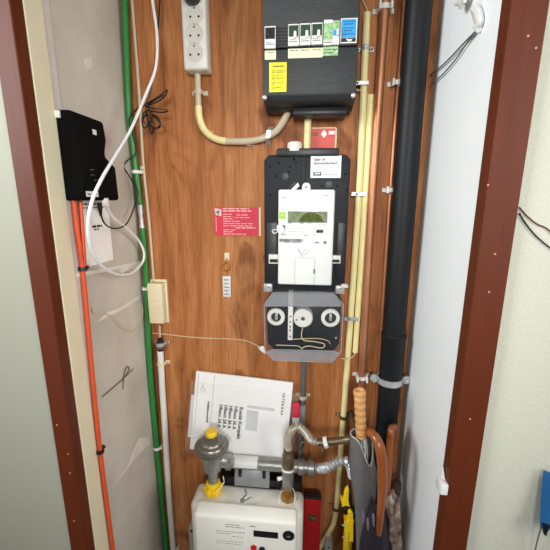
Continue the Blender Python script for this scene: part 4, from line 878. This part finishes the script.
obj('grey_bar', f.box(.56, .62, .84, .655, 0, .0003, 0, f.box(.56, .34, .68, .595, 0, .0002)), mat('pale_grey_print', (214, 216, 220), .5), t)
obj('diamond_mark', sweep_bm([f.p(a, b_, .0004) for a, b_ in ((.085, .81), (.115, .775), (.085, .74), (.06, .775), (.085, .81), (.085, .86))], .0006, 5), M_INKGREY, t)
# loose sheet behind on the left
f2 = TF(f.p(-.045, .12, -.016), u, vv, W_ * .5, H_ * .55)
obj('loose_leaf', f2.box(0, 0, 1, 1, 0, .002), M_PAPER, None, 'white sheet sticking out left from behind the bagged booklet', 'paper', smooth=False)
# the clear bag: a crinkled sheet over front and sides
b = bmesh.new(); gr = []; rnd = random.Random(11); nu, nv = 18, 14
for i in range(nv + 1):
    row = []
    for jx in range(nu + 1):
        a = -.05 + 1.12 * jx / nu; bb_ = -.03 + .90 * i / nv
        ed = (jx in (0, nu)) or (i in (0, nv))
        row.append(b.verts.new(f.p(a, bb_, (.0018 + rnd.uniform(0, .006)) if 0 <= a <= 1 else rnd.uniform(-.006, .003))))
    gr.append(row)
for i in range(nv):
    for jx in range(nu): b.faces.new((gr[i][jx], gr[i][jx + 1], gr[i + 1][jx + 1], gr[i + 1][jx]))
bmesh.ops.recalc_face_normals(b, faces=b.faces[:])
obj('plastic_bag', b, M_BAG, t, 'clear crinkled plastic bag')

# ------------------------------------------------------------------ SPIRIT LEVEL
Y_ = -.05; a = at(304, 498, Y_); c = at(321.5, 499, Y_); lx0, lx1 = a.x, c.x
t = thing('spirit_level', 'red spirit level standing upright right of the gas meter', 'spirit level', (.5 * (lx0 + lx1), -.04, 0))
obj('bar', box_bm((lx0, Y_, 0.0005), (lx1, Y_ + .022, a.z - .003), .002), M_LEVEL, t)
obj('end_cap', box_bm((lx0 + .001, Y_ + .001, a.z - .0045), (lx1 - .001, Y_ + .021, a.z + .003), .0015), M_DARK, t)
c = at(312.6, 517.5, Y_); k = obj('vial_housing', lathe_bm([(.0125, -.001), (.0125, .0012), (.0095, .0016), (.0095, .0004), (0, .0004)], c, (0, -1, 0), 24), M_BRONZE, t)
obj('vial', sweep_bm([c + Vector((-.0075, -.001, .002)), c + Vector((.0075, -.001, -.002))], .0042, 10), M_VIAL, k)
# small steel bits near the floor
f = PF(325, 543, 332.5, 552, -.04); t = thing('steel_plate', 'small grey steel plate at the foot of the long cream conduit', 'metal plate', f.p(.5, 0))
obj('plate', f.box(0, -2, 1, 1, -.0395, 0, .001), M_STEEL, t); obj('hole', disc_bm(328.7, 547.5, -.04, .003, .0005), M_BLACK, t)
f = PF(189, 527, 196, 545, -.06); t = thing('steel_bracket', 'grey steel bracket showing left of the gas meter', 'bracket', f.p(.5, 0))
obj('arm', f.box(0, -1.8, .75, 1, -.0597, 0, .001), M_STEEL, t); obj('bolt', disc_bm(191.5, 531, -.06, .004, .002), M_DARK, t)

# ================================================================== UMBRELLAS IN THE CORNER
def vcol(px, py, Y): v = at(px, py, Y); return v
UY = -.15
# grey umbrella with carved handle
top = at(359.6, 390, UY); hb_ = at(361, 436, UY); hx = .5 * (top.x + hb_.x)
t = thing('grey_umbrella', 'folded grey umbrella with a carved straight wooden handle', 'umbrella', (at(366, 520, UY).x, UY, 0), 'umbrellas leaning in the right corner')
L_ = (top - hb_).length; ax = (top - hb_).normalized()
prof = [(.0105, -.004), (.0125, 0)]
nb = 6
for i in range(nb * 6 + 1):
    s_ = i / (nb * 6); prof.append((.0108 + .0020 * abs(math.sin(math.pi * nb * s_)) + .001 * s_, L_ * (.02 + .86 * s_)))
prof += [(.0140, L_ * .90), (.0148, L_ * .94), (.0138, L_ * .985), (.0115, L_), (.008, L_ - .0015), (.0075, L_ - .006), (0, L_ - .006)]
obj('handle', lathe_bm(prof, hb_, ax, 20), M_WOODL, t)
obj('ferrule', lathe_bm([(.0075, -.03), (.0085, -.012), (.0115, -.004), (.0115, .0)], hb_, ax, 14), M_STEEL, t)
ft = Vector((at(360.6, 441, UY).x + .042, UY, .02)); cb = at(363, 446, UY)
obj('shaft', sweep_bm([hb_, ft - Vector((0, 0, .016))], .005, 10), M_STEEL, t)
# canopy: a loose rolled cloth, open at the top with a fold
b = bmesh.new(); rows = 26; seg = 28; rings = []
c_top = at(361.6, 442, UY)
for i in range(rows + 1):
    s_ = (i / rows) ** 1.4; c = c_top.lerp(ft, s_); c.x = c_top.x + .016 * min(1, s_ / .22) + .026 * max(0, (s_ - .22) / .78)
    rad = .027 + .0055 * s_ / .1 if s_ < .1 else (.0325 - .0065 * (s_ - .1) / .1 if s_ < .2 else (.026 - .005 * (s_ - .2) / .1 if s_ < .3 else .021 - .014 * (s_ - .3) / .7))
    rad = max(rad, .008); ring = []
    for k in range(seg):
        a = 2 * math.pi * k / seg
        rr = rad * (1 + .07 * math.sin(3 * a + s_ * 5) + .04 * math.sin(7 * a + 2))
        dz = -.075 * max(0, math.cos(a - R(-38))) ** 2 * max(0, 1 - s_ * 8) + .02 * max(0, 1 - s_ * 8)
        ring.append(b.verts.new((c.x + rr * math.cos(a), c.y + rr * math.sin(a) * .8, c.z + dz)))
    rings.append(ring)
for A, B in zip(rings, rings[1:]):
    for k in range(seg): b.faces.new((A[k], A[(k + 1) % seg], B[(k + 1) % seg], B[k]))
b.faces.new(rings[-1]); bmesh.ops.recalc_face_normals(b, faces=b.faces[:]); bmesh.ops.solidify(b, geom=b.faces[:], thickness=.0015)
cn = obj('canopy', b, M_GREYFAB, t)
rim = [v for v in [c_top + Vector(((.0272) * math.cos(2 * math.pi * k / 20),   .0218 * math.sin(2 * math.pi * k / 20), .021 - .075 * max(0, math.cos(2 * math.pi * k / 20 - R(-38))) ** 2)) for k in range(21)]]
obj('hem', sweep_bm(rim, .0017, 7), M_LIGHTLIN, cn, 'pale folded hem')
for k in range(7):
    a = R(150 + 40 * k); e = Vector((hb_.x + .011 * math.cos(a), UY + .011 * math.sin(a), hb_.z - .006))
    obj('rib_tip', sweep_bm([e, e + Vector((.004 * math.cos(a), .004 * math.sin(a), -.022)), e + Vector((.008 * math.cos(a), .008 * math.sin(a), -.06))], [.0022, .0022, .0014], 6), M_STEEL if k % 2 else M_METERW, t)
# strap band
sc_ = c_top.lerp(ft, .62)
# crook umbrella with broad wooden handle
CYv = -.195
t = thing('crook_umbrella', 'dark umbrella with a broad bent brown wooden crook in front', 'umbrella', (at(383, 530, CYv).x, CYv, 0), 'umbrellas leaning in the right corner')
hp = smooth_path(pth((360.5, 442, -.108), (363.5, 435.5, -.116), (368, 432, -.145), (373, 434.5, -.172), (377.8, 442, CYv + .008), (381, 453, CYv), (382.6, 468, CYv), (382.4, 490, CYv), (380.5, 512, CYv), (379, 534, CYv)), 6)
nh = len(hp); obj('handle', sweep_bm(hp, [.0085 + .0036 * min(1, i / nh * 1.9) - (.006 * max(0, i / nh - .72) / .28) for i in range(nh)], 16), M_WOODR, t)
e0, e1 = hp[-1], Vector((at(377, 545, CYv).x, CYv + .01, .015))
sp = [at(379.6, 508, CYv + .022)]
b = bmesh.new(); rings = []
for i in range(22):
    s_ = i / 21; c = at(377.5, 503, CYv + .012).lerp(e1, s_); rad = .012 + .024 * min(1, s_ * 5) * (1 - .75 * s_)
    rings.append([b.verts.new((c.x + rad * (1 + .16 * math.sin(5 * a_ + s_ * 3)) * math.cos(a_), c.y + rad * .7 * (1 + .16 * math.sin(5 * a_ + s_ * 3)) * math.sin(a_), c.z + (.012 * math.sin(5 * a_) if i == 0 else 0))) for a_ in [2 * math.pi * k / 30 for k in range(30)]])
for A, B in zip(rings, rings[1:]):
    for k in range(30): b.faces.new((A[k], A[(k + 1) % 30], B[(k + 1) % 30], B[k]))
b.faces.new(rings[-1]); bmesh.ops.recalc_face_normals(b, faces=b.faces[:])
obj('canopy', b, M_DKFAB, t)
for px, py in ((363, 511), (367.4, 518), (373, 514)):
    obj('rib_tip', sweep_bm(pth((px, py, CYv - .025), (px + .4, py + 5, CYv - .026), (px + .6, py + 12, CYv - .02)), [.0025, .003, .0015], 8), mat('purple_grey_plastic', (120, 104, 124), .35), t)
# second crook, seen edge on
EYv = -.115
t = thing('crook_umbrella', 'umbrella with a narrow brown wooden crook standing against the white panel', 'umbrella', (at(388, 520, EYv).x, EYv, 0), 'umbrellas leaning in the right corner')
hp = smooth_path(pth((392.5, 470, EYv + .042), (394.4, 450, EYv + .042), (395.6, 436, EYv + .035), (394.6, 428.5, EYv + .018), (392.6, 427.5, EYv + .004), (391, 431, EYv - .008), (390.2, 442, EYv - .012), (388.8, 465, EYv - .012), (387, 488, EYv - .012), (385.5, 515, EYv - .01)), 6)
obj('handle', sweep_bm(hp, .0092, 14), M_WOODR, t)
b = bmesh.new(); rings = []; e1 = Vector((at(386, 530, EYv).x, EYv, .012))
for i in range(20):
    s_ = i / 19; c = at(386.2, 500, EYv - .008).lerp(e1, s_); rad = .012 + .016 * min(1, s_ * 5) * (1 - .7 * s_)
    rings.append([b.verts.new((c.x + rad * (1 + .16 * math.sin(5 * a_)) * math.cos(a_), c.y + rad * (1 + .16 * math.sin(5 * a_)) * math.sin(a_), c.z)) for a_ in [2 * math.pi * k / 30 for k in range(30)]])
for A, B in zip(rings, rings[1:]):
    for k in range(30): b.faces.new((A[k], A[(k + 1) % 30], B[(k + 1) % 30], B[k]))
b.faces.new(rings[-1]); bmesh.ops.recalc_face_normals(b, faces=b.faces[:])
obj('canopy', b, M_DKFAB, t)
# patterned folded umbrella
PYv = -.135
t = thing('patterned_umbrella', 'folded brown and beige patterned umbrella squeezed against the right wall', 'umbrella', (at(397, 530, PYv).x, PYv, 0), 'umbrellas leaning in the right corner')
b = bmesh.new(); rings = []; cpts = smooth_path(pth((389, 494, PYv), (390.5, 500, PYv), (393, 515, PYv), (394.6, 535, PYv), (395.5, 560, PYv)) + [Vector((at(395, 560, PYv).x - .006, PYv + .01, .02))], 6)
n_ = len(cpts)
for i, c in enumerate(cpts):
    s_ = i / (n_ - 1); rad = .0165 * (.7 + .3 * min(1, s_ * 8)) * (1 - .55 * max(0, s_ - .5))
    rings.append([b.verts.new((c.x + rad * (1 + .22 * math.sin(4 * a_ + s_ * 9)) * math.cos(a_), c.y + rad * (1 + .22 * math.sin(4 * a_ + s_ * 9)) * math.sin(a_), c.z + (.010 * math.sin(3 * a_) if i == 0 else 0))) for a_ in [2 * math.pi * k / 24 for k in range(24)]])
for A, B in zip(rings, rings[1:]):
    for k in range(24): b.faces.new((A[k], A[(k + 1) % 24], B[(k + 1) % 24], B[k]))
b.faces.new(rings[-1]); b.faces.new(rings[0][::-1]); bmesh.ops.recalc_face_normals(b, faces=b.faces[:])
obj('canopy', b, M_PATTERN, t)
hc = at(396, 487, PYv + .03); obj('handle', lathe_bm([(.010, -.05), (.0125, -.02), (.0135, .0), (.011, .014), (0, .018)], hc, (0.1, 0, 1), 16), mat('dark_brown_plastic', (74, 56, 46), .5), t, 'dark rounded handle')
# yellow tool
TYv = -.13
t = thing('yellow_tool', 'yellow and black hand tool with a notched head left of the grey umbrella', 'tool', (at(348, 540, TYv).x, TYv, 0))
obj('tube_body', sweep_bm([at(348.5, 528, TYv), Vector((at(347.5, 545, TYv).x, TYv, .0005))], .0115, 16), mat('ochre_plastic', (206, 168, 24), .4, var=.08), t)
def poly(name, pts, Y, d, m): return obj(name, prism_bm([at(px, py, Y) for px, py in pts], (0, d, 0), .0012, 1), m, t)
poly('handle_piece', ((344.4, 520), (347, 522), (350, 519.5), (353.4, 524), (353.6, 542), (345.2, 542)), TYv - .011, .02, M_YELLOW)
poly('notched_head', ((340.2, 497.4), (343.4, 500), (345, 491.5), (348.4, 488.2), (349.2, 490), (348.6, 501), (350, 507.5), (346, 506), (342.4, 507.5)), TYv - .012, .012, M_YELLOW)
poly('hinge', ((348, 512.6), (351, 511), (353.4, 514), (353, 518), (354.4, 522), (352.6, 526), (350.6, 523), (351, 518.4), (348.4, 517.4)), TYv - .014, .010, M_YELLOW)
poly('black_blade', ((348.6, 488), (350.2, 483.5), (351.2, 492), (353.2, 508), (359, 517), (354, 519), (347, 510), (342.6, 510), (349, 506)), TYv - .006, .01, M_BLACK)
for px, py in ((342, 525), (342.6, 537)): obj('rivet', sweep_bm([at(px, py, TYv - .006), at(px + 4, py + .5, TYv - .006)], .0026, 8), M_STEEL, t)

# ================================================================== LIGHT
W = bpy.data.worlds.new('world'); S.world = W; W.use_nodes = True
bg = W.node_tree.nodes['Background']; bg.inputs[0].default_value = (.95, .98, 1.0, 1); bg.inputs[1].default_value = .27
def area(name, loc, target, sx, sy, power, col, spread=180):
    l = bpy.data.lights.new(name, 'AREA'); l.shape = 'RECTANGLE'; l.size = sx; l.size_y = sy; l.energy = power; l.color = col; l.spread = R(spread)
    o = bpy.data.objects.new(name, l); COL.objects.link(o); o.location = loc
    o.rotation_euler = (Vector(target) - Vector(loc)).to_track_quat('-Z', 'Y').to_euler(); return o
area('window_light', (-1.55, -1.15, 1.95), (.26, -.12, 1.66), .7, .9, 15, (.95, .99, 1.0), 110)
area('right_fill_light', (1.5, -1.3, 1.65), (-.45, -.12, 1.16), .7, .9, 4.6, (1.0, .98, .93), 80)  # added fill from the right to brighten the left inner wall, no real window
area('front_fill_light', (.1, -2.2, 1.75), (-.1, 0, 1.27), .5, .5, 3.0, (1.0, .97, .92), 54)  # added frontal fill, beam narrowed to brighten the middle of the plywood
S.view_settings.view_transform = 'Standard'; S.view_settings.look = 'None'; S.view_settings.gamma = 1; S.view_settings.use_curve_mapping = False
S.view_settings.exposure = 0.0
